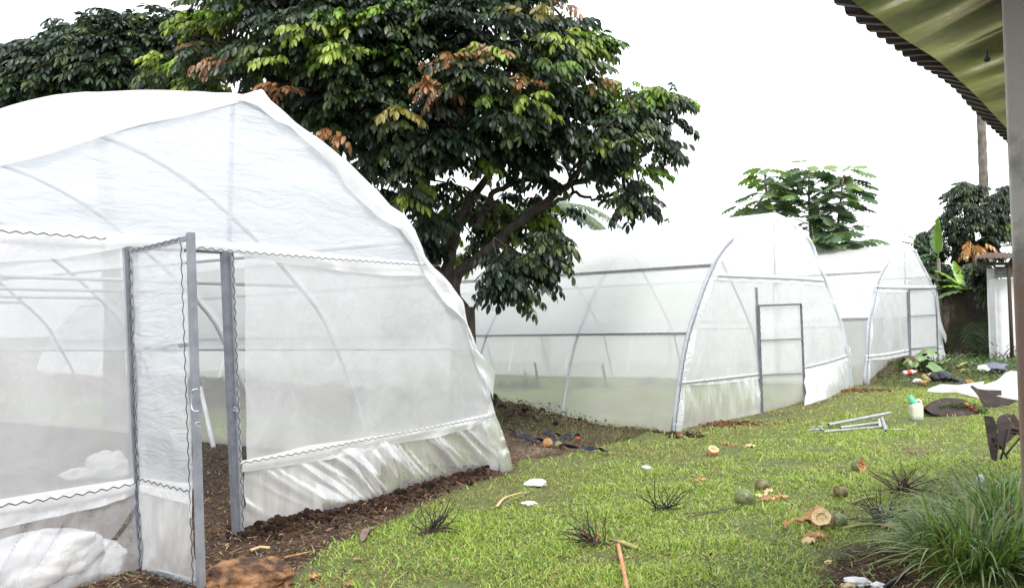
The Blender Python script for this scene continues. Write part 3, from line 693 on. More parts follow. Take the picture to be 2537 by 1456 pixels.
# chips, straw and dead leaves lying on bare soil
CT = np.array([(-.5, -1, 0), (.5, -1, 0), (.55, 0, .12), (-.55, 0, .12), (.3, 1, 0), (-.3, 1, 0)], np.float32); CF = [(0, 1, 2), (0, 2, 3), (3, 2, 4), (3, 4, 5)]
def chips(name, X, Y, L, W, pal, wt, label, tilt=.35, dz=.008, lift=0.0, mat='soil', cat='litter'):
    n = len(X); a = RNG.uniform(0, 2*np.pi, n); f = np.stack([np.cos(a), np.sin(a), RNG.normal(0, tilt, n)], 1); u = np.stack([RNG.normal(0, tilt, n), RNG.normal(0, tilt, n), np.ones(n)], 1)
    m = frames(f, u); sc3 = np.stack([W, L, np.minimum(L, W*3)], 1)[:, None, :]; m = (m*sc3).astype(np.float32)
    pos = np.stack([X, Y, gh(X, Y)+dz+RNG.uniform(0, 1, n)*lift], 1).astype(np.float32)
    return tag(inst_mesh(name, CT, CF, pos, m, pick(pal, wt, n, .3), M[mat], None, False), label, cat, kind='stuff')
X, Y = sample_field(350000, 4.8, 20, 1.4, -.62, .6); bare = 1-grass_w(X, Y); inner = inhouse(G1, X, Y)
kp = (RNG.random(len(X)) < np.clip(bare-.35, 0, 1)*np.where(Y > 14, .3, 1)); X, Y = X[kp], Y[kp]; n = len(X)
chips('leaf_litter', X, Y, RNG.lognormal(-4.0, .6, n).clip(.006, .08), RNG.uniform(.002, .008, n), [(.16, .09, .05), (.07, .04, .025), (.30, .21, .12), (.42, .36, .26), (.10, .14, .04), (.03, .02, .015)], [4, 5, 2.5, .8, 1.2, 3],
      'brown chips and straw strewn over the bare soil', dz=.006)
X, Y = sample_field(9000, 4.9, 20, 1.3); kp = in_poly(X, Y, GRASS); X, Y = X[kp], Y[kp]; n = len(X)
chips('fallen_leaves', X, Y, RNG.uniform(.01, .035, n), RNG.uniform(.003, .012, n), [(.05, .03, .02), (.22, .12, .06), (.35, .26, .15), (.10, .10, .04)], [4, 3, 1.5, 2], 'small dead leaves scattered on the lawn', dz=.02)

# ------------------------------------------------------------------ trees
def leaflet(L=1.0, W=.36, fold=.12, droop=.25, off=(0, 0, 0), yaw=0.0, pitch=0.0, roll=0.0):
    ys = [0, .22, .5, .8, 1.0]; ws = [.04, .38, .5, .34, 0]; V = [(0, 0, 0)]
    for y, w_ in zip(ys[1:4], ws[1:4]): V += [(-w_*W, y, fold*w_-droop*y*y), (0, y, -droop*y*y), (w_*W, y, fold*w_-droop*y*y)]
    V.append((0, 1, -droop)); F = [(0, 2, 1), (0, 3, 2)]
    for r in (1, 4): F += [(r, r+1, r+4), (r, r+4, r+3), (r+1, r+2, r+5), (r+1, r+5, r+4)]
    F += [(7, 8, 10), (8, 9, 10)]
    R = Matrix.Rotation(yaw, 3, 'Z') @ Matrix.Rotation(pitch, 3, 'X') @ Matrix.Rotation(roll, 3, 'Y')
    return [tuple(R @ (Vector(v)*L) + Vector(off)) for v in V], F
def compound(pairs=4, L=.42, span=1.0, hang=.9, seed=1, W=.36):
    """pinnate leaf along +y, leaflets hanging"""
    rnd = random.Random(seed); V, F = [], []
    def add(vf):
        b = len(V); V.extend(vf[0]); F.extend([tuple(i+b for i in f) for f in vf[1]])
    arc = lambda t: (0, t*span*math.cos(.5*t), -.42*t*t*span)
    for k in range(pairs):
        t = .22+.7*k/(pairs-1)
        for sd in (-1, 1):
            add(leaflet(L*rnd.uniform(.85, 1.1), W, .12, .18, arc(t+rnd.uniform(-.03, .03)), sd*-rnd.uniform(.75, 1.15), -hang*rnd.uniform(.55, 1.2), sd*rnd.uniform(0, .5)))
    add(leaflet(L, W, .12, .2, arc(1.0), rnd.uniform(-.2, .2), -hang*.9, 0))
    b = len(V)                                       # the leaf stalk itself
    for t in (0, .5, 1): x, y, z = arc(t); V.extend([(x-.008, y, z), (x+.008, y, z)])
    F.extend([(b, b+1, b+3), (b, b+3, b+2), (b+2, b+3, b+5), (b+2, b+5, b+4)])
    return np.array(V), np.array(F)
M['leaf'] = leafmat('leaf', rough=.40, trans=.24, spec=.5)
M['bark'] = pbr('bark', (.035, .028, .024), (.10, .085, .07), rough=.95, scale=9, bump=.8, stretch=(1, 1, .4))
M['bark_pale'] = pbr('pale_bark', (.10, .085, .07), (.24, .21, .18), rough=.95, scale=7, bump=.8, stretch=(1, 1, .5))
def fill_outline(poly, Y0, Rm, n, gap=.0, gs=60., front=.7, seed=0):
    P = np.array(poly, float); x0, y0 = P.min(0); x1, y1 = P.max(0)
    x = RNG.uniform(x0, x1, n*4); y = RNG.uniform(y0, y1, n*4); k = in_poly(x, y, poly); x, y = x[k][:n], y[k][:n]
    e = edge_dist(x, y, poly)*Y0/FPX; T = np.sqrt(np.maximum(0, np.minimum(e, Rm)*(2*Rm-np.minimum(e, Rm))))
    lump = fbm(x/90.+seed, y/90., 3, 3); T = T*(.55+.9*lump)
    r = RNG.random(len(x)); dy = np.where(r < front, -T*np.sqrt(RNG.random(len(x))), T*RNG.uniform(-1, 1, len(x)))
    g = fbm(x/gs+seed, y/gs, seed, 3); k = g > gap*(1+.5*np.exp(-e/.4)); x, y, dy, T = x[k], y[k], dy[k], T[k]
    pts = np.array([tuple(P_depth(a, b, Y0+c)) for a, b, c in zip(x, y, dy)], np.float32)
    return x, y, dy, pts
def foliage(name, pts, cx, cols, size, temps, parent, per=6, spread=.35, down=.25, label=None):
    """clusters of compound leaves; cx = crown centre, leaves point away from it"""
    n = len(pts); out = pts-np.array(cx, np.float32); out /= np.linalg.norm(out, axis=1, keepdims=True)+1e-6
    P = np.repeat(pts, per, 0); O = np.repeat(out, per, 0); K = np.repeat(cols, per, 0)*(1+RNG.uniform(-.25, .25, (n*per, 1)))
    a = RNG.uniform(0, 2*np.pi, n*per); H = np.stack([np.cos(a), np.sin(a), np.zeros(n*per)], 1)
    f = H*.9+O*.55; f[:, 2] = f[:, 2]*.6-down+RNG.normal(0, .22, n*per)
    u = np.stack([RNG.normal(0, .25, n*per), RNG.normal(0, .25, n*per), np.ones(n*per)], 1)
    s = size*RNG.uniform(.65, 1.15, n*per); m = frames(f, u)*s[:, None, None]
    P = P+H*spread*size*RNG.uniform(0, .4, (n*per, 1))+RNG.normal(0, spread*size*.25, (n*per, 3))
    os_ = []
    which = RNG.integers(0, len(temps), n*per)
    Vs, Fs, Cs, b = [], [], [], 0
    for i, (TV, TF) in enumerate(temps):
        q = which == i; k = len(TV); V = np.einsum('nij,kj->nki', m[q], TV)+P[q][:, None, :]; nn_ = q.sum()
        Vs.append(V.reshape(-1, 3)); Fs.append((TF[None]+(np.arange(nn_)*k)[:, None, None]).reshape(-1, 3)+b); b += nn_*k
        Cs.append(np.repeat(K[q], k, 0)*(1+RNG.uniform(-.12, .12, (nn_*k, 1))))
    return link_mesh(name, np.concatenate(Vs), np.concatenate(Fs), M['leaf'], parent, True, np.concatenate(Cs))
def limb_px(pts, Y, r0, r1, wob=.03, n=24):
    P = smooth_path([P_depth(x, y, Y+(d if len(q) else 0)) for (x, y, *q) in pts for d in [q[0] if q else 0]], n)
    P = [p+Vector((random.uniform(-1, 1), random.uniform(-1, 1), random.uniform(-1, 1)))*wob for p in P]
    return tube_vf(P, [r0+(r1-r0)*(i/n)**.8 for i in range(n+1)], 9)
DARK = [(.024, .042, .024), (.040, .064, .030), (.018, .032, .020), (.080, .115, .038)]
LIME = [(.17, .27, .035), (.25, .33, .06), (.10, .18, .03)]
RUST = [(.24, .12, .05), (.30, .19, .10), (.22, .19, .05)]
T1 = [compound(4, .40, 1.0, 1.0, s_, .42) for s_ in (1, 2, 3)]+[compound(3, .44, .8, 1.1, 7, .42)]

def twigs(mb, tips, nodes, r=.012):
    nodes = np.array([tuple(v) for v in nodes])
    for p in tips:
        k = np.argmin(np.linalg.norm(nodes-p, axis=1)+RNG.uniform(0, .5, len(nodes))); a, b = Vector(nodes[k]), Vector(p)
        mid = a.lerp(b, .5)+Vector((random.uniform(-.2, .2), random.uniform(-.2, .2), random.uniform(-.05, .3)))
        mb.add(*tube_vf(smooth_path([a, mid, b], 6), [r*2.2, r*2, r*1.8, r*1.5, r*1.3, r, r*.7], 5))

# main tree
YT = 13.0
tb = P_ground(1150, 1010); tb = Vector((P_depth(1150, 1000, YT).x, YT, gz(-.7, YT)))
big = thing('broadleaf_tree', tb, 'large dark tree with lime and rust young leaves between near and middle greenhouses', 'tree')
base_px = P_depth(1148, 760, YT)
mb = MB(); V, F = tube_vf([tb-Vector((0, 0, .1)), tb+Vector((0, 0, .9)), base_px], [.27, .2, .17], 12); mb.add(V, F)
limbs = [([(1148, 770), (1125, 700), (1200, 628), (1290, 545), (1400, 468), (1500, 425), (1600, 385)], .12, .025),
         ([(1140, 770), (1105, 690), (1125, 600), (1150, 520), (1210, 430), (1260, 330), (1300, 180)], .12, .03),
         ([(1135, 780), (1070, 660), (1065, 560), (1045, 450), (1000, 330), (930, 180), (900, 50)], .15, .04),
         ([(1180, 560, -.3), (1200, 520), (1235, 470), (1310, 445), (1370, 460)], .06, .03),
         ([(1290, 545), (1340, 520, .4), (1420, 480, .8), (1470, 495, .6), (1550, 500, .4)], .05, .015),
         ([(1040, 440), (900, 320, -.8), (760, 220, -1.2), (620, 130, -1), (480, 90, -.5)], .08, .02),
         ([(1400, 468), (1450, 400, -.4), (1520, 360, -.6), (1600, 320, -.6), (1660, 290, -.4)], .05, .015),
         ([(1210, 430), (1320, 330, -1), (1420, 220, -1), (1470, 130, -.6)], .06, .02),
         ([(1200, 628, -.2), (1270, 640, -.5), (1310, 650, -.7), (1330, 670, -.7)], .025, .01),
         ([(1045, 450), (1100, 250, 1), (1120, 60, .8), (1130, -120, .5)], .1, .03)]
nodes = []
for pts, r0, r1 in limbs:
    V, F = limb_px(pts, YT, r0, r1); mb.add(V, F); nodes += [V[i] for i in range(9*6, len(V), 18)]
OUT = [(375, 238), (368, 190), (400, 150), (445, 132), (470, 70), (448, 20), (480, -60), (640, -170), (1250, -170), (1380, -40), (1425, 30), (1440, 60), (1500, 82), (1512, 110), (1498, 150), (1505, 190),
       (1490, 235), (1540, 205), (1600, 225), (1640, 205), (1700, 245), (1706, 320), (1700, 365), (1650, 400), (1655, 425), (1590, 440), (1600, 495), (1560, 520), (1535, 490), (1560, 440), (1500, 420), (1440, 425),
       (1380, 440), (1330, 450), (1300, 470), (1260, 460), (1210, 440), (1160, 440), (1100, 460), (1070, 600), (1050, 640), (1010, 590), (960, 500), (860, 400), (720, 320), (650, 260), (560, 245)]
x, y, dy, pts = fill_outline(OUT, YT, 1.9, 2500, gap=.425, gs=30, seed=2)
n = len(pts); cols = pick(DARK, [4, 3, 2, 2], n, .2)
LS = [(735, 75, 55, 28), (860, 110, 60, 30), (690, 145, 55, 20), (1420, 110, 55, 30), (1500, 95, 30, 16), (1400, 170, 40, 20), (430, 150, 50, 28), (480, 205, 60, 16), (500, 40, 60, 45), (560, 20, 70, 40), (1630, 235, 60, 25), (1560, 215, 30, 14), (1460, 200, 40, 20), (1470, 250, 60, 22),
      (1570, 415, 40, 18), (950, 125, 40, 16), (840, 55, 50, 20), (1200, 130, 30, 12), (1290, 245, 30, 14), (1000, 20, 60, 20), (1540, 250, 40, 16)]
RS = [(500, 110, 35, 22), (1100, 210, 50, 16), (1060, 200, 30, 12), (1230, 130, 36, 12), (1300, 195, 40, 14), (830, 325, 30, 14), (560, 165, 60, 18), (1400, 15, 40, 16), (1320, 20, 40, 14), (980, 265, 30, 10), (1120, 145, 30, 10), (700, 215, 40, 10), (1470, 195, 30, 10)]
for S_, pal, pr in ((LS, LIME, .85), (RS, RUST, .7)):
    for sx, sy, ax, ay in S_:
        q = ((x-sx)/ax)**2+((y-sy)/ay)**2 < 1; q &= dy < .3; q &= RNG.random(n) < pr*.55; cols[q] = pick(pal, [1]*3, int(q.sum()), .15)
q = RNG.random(n) < .035; cols[q] = pick(LIME, [1]*3, int(q.sum()), .2)
fl = [pts]; cl = [cols]
EX, EC = [], []
for sx, sy, ax, ay in LS:                                   # make sure every bright spray is there
    for _ in range(1+(ax > 45)):
        a, b = sx+random.uniform(-.7, .7)*ax, sy+random.uniform(-.7, .7)*ay; EX.append(tuple(P_depth(a, b, YT-1.9+random.uniform(-.3, .5) if 600 < a < 1400 else YT-.6))); EC.append(random.choice(LIME))
for sx, sy, ax, ay in RS:
    for _ in range(1): EX.append(tuple(P_depth(sx, sy, YT-2.0 if 600 < sx < 1400 else YT-.6))); EC.append(random.choice(RUST))
for poly, m_, pal in (([(1180, 705), (1215, 640), (1290, 600), (1370, 560), (1385, 625), (1340, 690), (1300, 690), (1290, 740), (1240, 720)], 44, DARK),
                      ([(1080, 560), (1110, 480), (1280, 470), (1400, 520), (1380, 570), (1200, 590), (1120, 650)], 50, DARK+LIME[:2]),
                      ([(1560, 500), (1570, 525), (1595, 490), (1550, 440), (1520, 470)], 8, DARK)):
    a, b, c_, p_ = fill_outline(poly, YT-(.6 if pal is DARK else -.8), .8, m_, gap=0, seed=5); fl.append(p_); cl.append(pick(pal, [1]*len(pal), len(p_), .2))
fl.append(np.array(EX, np.float32)); cl.append(np.array(EC, np.float32))
pts = np.concatenate(fl); cols = np.concatenate(cl)
foliage('crown', pts, P_depth(1000, 330, YT+.3), cols, .34, T1, big, per=6, down=-.05)
twigs(mb, pts[RNG.choice(len(pts), 330, replace=False)], nodes)
mb.build('trunk', M['bark'], big, True)

# dark tree behind the near greenhouse, far left
YL = 14.5
tl = Vector((P_depth(240, 300, YL).x, YL+.6, gz(-7, YL))); lt = thing('broadleaf_tree', tl, 'dark green drooping leaved tree behind the near greenhouse at the left edge of the view', 'tree')
OUTL = [(-140, 260), (-120, 180), (0, 168), (35, 145), (55, 120), (90, 100), (140, 85), (165, 52), (220, 62), (290, 40), (340, 38), (380, 60), (440, 30), (480, 60), (500, 215), (420, 245), (300, 240), (100, 260), (0, 290)]
x, y, dy, pts = fill_outline(OUTL, YL, 1.6, 760, gap=.3, gs=36, seed=9); cols = pick(DARK, [4, 3, 3, 1.6], len(pts), .2)
T2 = [compound(5, .36, 1.15, .8, s_, .38) for s_ in (4, 5, 6)]
foliage('crown', pts, P_depth(240, 260, YL+.5), cols, .42, T2, lt, per=6, down=.05)
mb = MB(); mb.add(*tube_vf([tl, tl+Vector((0, 0, 2)), P_depth(240, 180, YL+.5)], [.2, .16, .1], 10))
nd = []
for px_ in ((60, 190), (140, 130), (250, 90), (340, 80), (430, 100), (0, 220)):
    V, F = limb_px([(240, 330), ((240+px_[0])/2, 250), px_], YL, .09, .02); mb.add(V, F); nd += V[60::18]
mb.add(*limb_px([(430, 60), (410, 45), (385, 38), (362, 30)], YL-.5, .012, .004)); mb.add(*limb_px([(440, 65), (420, 40), (400, 22), (368, 14)], YL-.5, .012, .004)); mb.add(*limb_px([(445, 65), (440, 40), (428, 25), (405, 12)], YL-.5, .012, .004))
twigs(mb, pts[RNG.choice(len(pts), 60, replace=False)], nd); mb.build('trunk', M['bark'], lt, True)

# tree by the shed at the right
YR = 30.8
tr_ = Vector((P_depth(2420, 640, YR).x, YR, gz(0, YR))); rt = thing('broadleaf_tree', tr_, 'rounded dark green tree above the mossy wall, half over the shed roof', 'tree')
OUTR = [(2262, 600), (2268, 565), (2300, 560), (2300, 530), (2330, 515), (2345, 480), (2390, 440), (2420, 425), (2450, 432), (2500, 450), (2560, 470), (2580, 640), (2450, 660), (2440, 720), (2400, 690), (2380, 650), (2340, 620), (2310, 640), (2275, 625)]
x, y, dy, pts = fill_outline(OUTR, YR, 1.5, 1000, gap=.42, gs=26, seed=4); cols = pick(DARK, [4, 3, 3, 2.2], len(pts), .2)
q = (abs(x-2500) < 30) & (abs(y-555) < 16); cols[q] = LIME[0]
foliage('crown', pts, P_depth(2430, 570, YR+.3), cols, .34, [compound(3, .5, .8, 1.0, 21, .36), compound(3, .5, .8, .9, 22, .36)], rt, per=6)
e_ = np.array([tuple(P_depth(2418+random.uniform(-20, 20), 610+random.uniform(-6, 6), YR-1.9)) for _ in range(5)], np.float32)
foliage('young_leaves', e_, P_depth(2418, 590, YR), np.array([(.40, .19, .06), (.45, .26, .09), (.36, .15, .05), (.45, .3, .12), (.4, .2, .06)]), .5, T1, rt, per=4)
mb = MB(); mb.add(*tube_vf([tr_, tr_+Vector((.1, 0, 1.6)), P_depth(2440, 600, YR)], [.2, .16, .1], 10)); nd = []
for px_ in ((2330, 560), (2400, 480), (2480, 490), (2300, 600)):
    V, F = limb_px([(2430, 660), ((2430+px_[0])/2, 600), px_], YR, .08, .02); mb.add(V, F); nd += V[60::18]
twigs(mb, pts[RNG.choice(len(pts), 50, replace=False)], nd); mb.build('trunk', M['bark'], rt, True)

# lobed-leaf saplings behind the middle greenhouse
def lobed():
    half = [(0.0, .0), (.10, .06), (.30, .10), (.16, .22), (.44, .30), (.20, .40), (.50, .52), (.22, .60), (.42, .76), (.18, .78), (.20, .93), (0, 1.0)]
    V = [(0, y, -.22*y*y) for _, y in half]+[(-x_, y, .05*x_*3-.22*y*y-.5*x_*x_) for x_, y in half]+[(x_, y, .05*x_*3-.22*y*y-.5*x_*x_) for x_, y in half]
    k = len(half); F = []
    for i in range(k-1):
        F += [(i, i+1, k+i+1), (i, k+i+1, k+i), (i, 2*k+i, 2*k+i+1), (i, 2*k+i+1, i+1)]
    return np.array(V), np.array(F)
LT = lobed()
def sapling(stem, Y, whorls, label, leaf=.54):
    b = P_depth(stem[0][0], stem[0][1], Y); b = Vector((b.x, Y, gz(b.x, Y)))
    th = thing('lobed_leaf_sapling', b, label, 'tree', 'lobed-leaf saplings behind the middle greenhouse')
    path = [b, b.lerp(P_depth(*stem[0], Y), .6)]+[P_depth(a, c, Y) for a, c in stem]; mb = MB(); mb.add(*tube_vf(smooth_path(path, 24), [.07-.05*i/24 for i in range(25)], 7))
    P, Fw, K, S = [], [], [], []
    for (wx, wy, rad, cnt, lime) in whorls:
        c0 = P_depth(wx, wy, Y); rm = rad*Y/FPX
        cnt = max(4, int(cnt*.78))
        for k in range(cnt):
            a = 2*math.pi*(k+random.random()*.7)/cnt; f = Vector((math.cos(a), math.sin(a), random.uniform(-.25, .3)))
            pet = rm*random.uniform(.25, .6); p = c0+f*pet+Vector((0, 0, random.uniform(-.12, .15))); mb.add(*tube_vf([c0-Vector((0, 0, .1)), p], [.011, .007], 4))
            P.append(tuple(p)); Fw.append((f.x, f.y, f.z*.5-.15)); S.append(leaf*random.uniform(.7, 1.25)); K.append(random.choice([(.17, .27, .06), (.12, .20, .05)]) if random.random() < lime else random.choice([(.07, .12, .055), (.09, .15, .065), (.05, .085, .045), (.13, .18, .10)]))
    m = frames(np.array(Fw), np.stack([RNG.normal(0, .3, len(P)), RNG.normal(0, .3, len(P)), np.ones(len(P))], 1))*np.array(S)[:, None, None]
    inst_mesh('crown', LT[0], LT[1], np.array(P, np.float32), m.astype(np.float32), np.array(K), M['leaf'], th, True)
    mb.build('trunk', M['bark_pale'], th, True)
sapling([(1915, 600), (1908, 510), (1897, 465), (1895, 432)], 25, [(1896, 430, 50, 11, .7), (1895, 448, 40, 7, .4), (1898, 472, 70, 12, .4), (1900, 492, 80, 12, .3), (1905, 512, 100, 16, .4), (1850, 520, 50, 8, .5), (1908, 525, 90, 12, .2)],
        'leftmost lobed-leaf sapling, rising left of the middle greenhouse ridge end')
sapling([(1946, 600), (1944, 520), (1946, 475), (1950, 455)], 25.6, [(1950, 452, 60, 10, .3), (1948, 468, 60, 8, .6), (1945, 495, 65, 10, .1), (1945, 515, 60, 9, .1)],
        'short lobed-leaf sapling between the leftmost and the tallest one')
sapling([(2012, 660), (2006, 530), (2004, 470), (2005, 420)], 25, [(2005, 414, 65, 10, .7), (2004, 428, 40, 8, .3), (2003, 448, 60, 10, .3), (2004, 470, 50, 10, .1), (1990, 498, 75, 10, .0), (2010, 510, 60, 8, .4), (2006, 550, 60, 10, .5), (2008, 566, 70, 10, .4), (2020, 588, 50, 8, .3)],
        'tallest lobed-leaf sapling, just right of the middle greenhouse ridge')
sapling([(2068, 660), (2074, 580), (2082, 500), (2090, 434)], 24.5, [(2092, 432, 60, 11, .7), (2085, 452, 55, 9, .3), (2110, 470, 70, 10, .5), (2070, 482, 70, 12, .0), (2100, 495, 80, 12, .3), (2060, 515, 70, 14, .0), (2085, 525, 80, 12, .2), (2060, 545, 50, 12, .0), (2065, 565, 55, 12, .0), (2095, 560, 60, 7, .6)],
        'densest lobed-leaf sapling, rightmost of the row behind the greenhouses')
sapling([(2056, 680), (2056, 640), (2057, 606)], 23.5, [(2057, 590, 75, 16, .4), (2030, 600, 50, 10, .3), (2100, 602, 60, 10, .3), (2060, 612, 70, 10, .2), (2130, 610, 50, 6, .3)],
        'low lobed-leaf sapling just above the ridge of the far greenhouse')
sapling([(1654, 640), (1656, 552)], 27, [(1656, 549, 8, 4, .5)], 'lone leaf tip of a sapling showing above the middle greenhouse ridge', leaf=.22)

# coconut palms
def frond(c0, az, L, rise, droop, nl=34, ll=.5, hang=.6, seed=0):
    d = Vector((math.cos(az), math.sin(az), 0)); P = []
    for i in range(13):
        t = i/12; P.append(c0+d*(L*t*(1-.12*t))+Vector((0, 0, rise*t-droop*t*t)))
    mb = MB(); mb.add(*tube_vf(P, [.022*(1-.85*i/12) for i in range(13)], 5))
    Q = resample(P, nl); sd = Vector((-d.y, d.x, 0))
    for i, p in enumerate(Q[3:], 3):
        t = i/nl; l = ll*math.sin(math.pi*min(1, .15+.8*t))**.6; T = (Q[min(i+1, nl)]-Q[i-1]).normalized()
        for s_ in (-1, 1):
            k = random.uniform(.8, 1.15); a = p; b = p+(sd*s_*.75+T*.5)*l*.5*k+Vector((0, 0, -.12*l)); c = p+(sd*s_*.85+T*.75)*l*k*.85+Vector((0, 0, -hang*l*k))
            w_ = T*.032; mb.add([a-w_, a+w_, b+w_*.9, b-w_*.9, c], [[0, 1, 2, 3], [3, 2, 4]])
    return mb
M['palm_leaf'] = pbr('palm_leaf', (.045, .075, .03), (.09, .13, .05), rough=.4, scale=3)
def palm(px_top, Y, nf, L, label, r=.14, lean=0, name='coconut_palm', group=None, drp=1.5, start=0.0, top_h=None):
    c0 = P_depth(*px_top, Y)
    if top_h: c0.z = top_h
    b = Vector((c0.x+lean, Y, gz(c0.x, Y))); th = thing(name, b, label, 'palm', group)
    n_ = 46; P = [b.lerp(c0, i/n_) for i in range(n_+1)]; rr = [r*(1.25-.35*i/n_)*(1+(.10 if i % 2 else 0)) for i in range(n_+1)]
    tube('trunk', P, rr, M['bark_pale'], th, n=12)
    for k in range(nf):
        a = start+2*math.pi*k/nf+random.uniform(-.15, .15); frond(c0, a, L*random.uniform(.85, 1.1), random.uniform(.1, 1.1), drp*random.uniform(.8, 1.2), nl=44, ll=.65).build('frond', M['palm_leaf'], th)
palm((1345, 515), 30, 12, 3.2, 'coconut palm with drooping fronds showing behind the large tree', start=.1)
palm((2431, 300), 35, 10, 3.2, 'tall pale ringed coconut palm trunk rising behind the right hand tree', r=.145, top_h=17)

# bananas behind the wall
def banana_leaf(c0, az, L, rise, droop, W, torn=0.0, bend=0.0):
    d = Vector((math.cos(az), math.sin(az), 0)); sd = Vector((-d.y, d.x, 0)); mb = MB(); n_ = 22; mid = []
    for i in range(n_+1):
        t = i/n_; mid.append(c0+d*(L*t*(1-.1*t))+Vector((0, 0, rise*t-droop*t*t)))
    wd = [W*math.sin(math.pi*min(1, max(0, (i/n_-.12)/.88))**.75)**.6 if i/n_ > .12 else .012 for i in range(n_+1)]
    for s_ in (-1, 1):
        if torn < .05:
            V = []
            for i in range(n_+1): V += [mid[i], mid[i]+sd*s_*wd[i]*.5+Vector((0, 0, .06*wd[i])), mid[i]+sd*s_*wd[i]*.95-Vector((0, 0, .22*wd[i]+.02*math.sin(i*1.7)))]
            mb.add(V, [[3*i+j, 3*i+j+1, 3*i+j+4, 3*i+j+3] for i in range(n_) for j in (0, 1)])
        else:
            for i in range(2, n_-1):
                if random.random() < torn*.3: continue
                a, b = mid[i], mid[i+1]; g = (b-a)*torn*random.uniform(.1, .35); dz = Vector((0, 0, -random.uniform(.2, .6)*wd[i]))
                mb.add([a, b, b+sd*s_*wd[i]-g+dz, a+sd*s_*wd[i]+g+dz], [[0, 1, 2, 3]])
    mb.add(*tube_vf(mid, [.016*(1-.8*i/n_) for i in range(n_+1)], 5)); return mb
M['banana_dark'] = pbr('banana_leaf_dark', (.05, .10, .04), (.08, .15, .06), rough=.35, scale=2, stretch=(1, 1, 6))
M['banana_lit'] = pbr('banana_leaf_lit', (.14, .27, .03), (.22, .36, .05), rough=.35, scale=2)  # brighter copy of the banana green, sunlight put into the colour
def banana(px_top, Y, leaves, label):
    c0 = P_depth(*px_top, Y); b = Vector((c0.x, Y, gz(c0.x, Y))); th = thing('banana_plant', b, label, 'plant', 'banana plants behind the mossy wall')
    tube('trunk', [b, b.lerp(c0, .6), c0], [.12, .10, .05], M['bark_pale'], th, n=9)
    for az, L, rise, droop, W, torn, mt in leaves: banana_leaf(c0, az, L, rise, droop, W, torn).build('leaf', M[mt], th, True)
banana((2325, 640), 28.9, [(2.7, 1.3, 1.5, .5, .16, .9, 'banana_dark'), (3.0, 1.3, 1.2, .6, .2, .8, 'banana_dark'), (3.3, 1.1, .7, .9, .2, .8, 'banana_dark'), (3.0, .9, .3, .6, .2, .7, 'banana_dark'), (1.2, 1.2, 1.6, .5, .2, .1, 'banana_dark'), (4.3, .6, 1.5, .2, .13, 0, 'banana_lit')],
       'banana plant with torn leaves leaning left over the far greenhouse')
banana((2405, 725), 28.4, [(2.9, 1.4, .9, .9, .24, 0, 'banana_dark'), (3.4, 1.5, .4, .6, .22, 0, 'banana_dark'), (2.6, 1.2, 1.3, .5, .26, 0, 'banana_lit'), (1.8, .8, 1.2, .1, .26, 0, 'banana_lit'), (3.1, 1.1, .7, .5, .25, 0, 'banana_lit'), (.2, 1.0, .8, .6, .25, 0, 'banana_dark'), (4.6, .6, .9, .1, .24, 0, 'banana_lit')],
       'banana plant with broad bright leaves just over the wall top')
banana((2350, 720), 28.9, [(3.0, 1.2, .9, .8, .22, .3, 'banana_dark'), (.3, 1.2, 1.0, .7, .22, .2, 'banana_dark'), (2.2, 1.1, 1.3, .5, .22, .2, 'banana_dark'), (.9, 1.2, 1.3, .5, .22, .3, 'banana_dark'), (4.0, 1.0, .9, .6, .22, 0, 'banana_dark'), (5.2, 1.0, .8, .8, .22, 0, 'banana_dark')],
       'dark leaved banana plant over the wall beside the far greenhouse arch')

# ------------------------------------------------------------------ porch of the house at the right
M['pillar'] = pbr('stained_pillar_paint', (.60, .58, .52), (.28, .20, .15), rough=.85, scale=2.2, bump=.25, bscale=60, detail=9, stretch=(1, 1, .8), c3=(.30, .30, .26), sharp=(.50, .62))
t_ = M['pillar'].node_tree                          # the stain climbs from the ground: more of it low down
n_ = [x_ for x_ in t_.nodes if x_.type == 'TEX_NOISE'][0]; r_ = [x_ for x_ in t_.nodes if x_.type == 'VALTORGB'][0]
tc_ = [x_ for x_ in t_.nodes if x_.type == 'TEX_COORD'][0]; sp_ = N(t_, 'ShaderNodeSeparateXYZ'); t_.links.new(tc_.outputs['Object'], sp_.inputs[0])
ma_ = N(t_, 'ShaderNodeMapRange'); ma_.inputs[1].default_value = 1.35; ma_.inputs[2].default_value = 2.2; ma_.inputs[3].default_value = .15; ma_.inputs[4].default_value = -.12
ad_ = N(t_, 'ShaderNodeMath', operation='ADD'); t_.links.new(sp_.outputs['Z'], ma_.inputs[0]); t_.links.new(ma_.outputs[0], ad_.inputs[0]); t_.links.new(n_.outputs[0], ad_.inputs[1]); t_.links.new(ad_.outputs[0], r_.inputs[0])
M['maroon'] = pbr('maroon_roof_sheet', (.045, .018, .020), (.075, .035, .035), rough=.5, scale=10, c3=(.04, .03, .035))
M['foil'] = pbr('silver_foil', (.58, .51, .46), (.72, .65, .58), rough=.14, metal=1.0, scale=3, bump=.35, bscale=2.2, stretch=(1, 1, 1))
M['plaster'] = pbr('white_plaster', (.72, .73, .74), (.60, .60, .60), rough=.9, scale=2, bump=.1)
EV = Vector((.636, .771, 0)).normalized(); RV = Vector((EV.y, -EV.x, 0))
ez = P_depth(2499, 358, 4.9)
hs = thing('house', Vector((3.2, 4, 0)), 'house porch with maroon corrugated eave, silver foil ceiling and stained pillar', 'house')
low = [P_plane(x, y, ez, RV) for x, y in [(2055, 0), (2093, 34), (2143, 73), (2212, 122), (2254, 153), (2315, 188), (2365, 226), (2403, 268), (2453, 318), (2499, 358)]]
hi = [P_plane(x, y, ez+RV*.13, RV) for x, y in [(2116, 0), (2166, 34), (2235, 88), (2319, 142), (2365, 184), (2422, 237), (2499, 318)]]
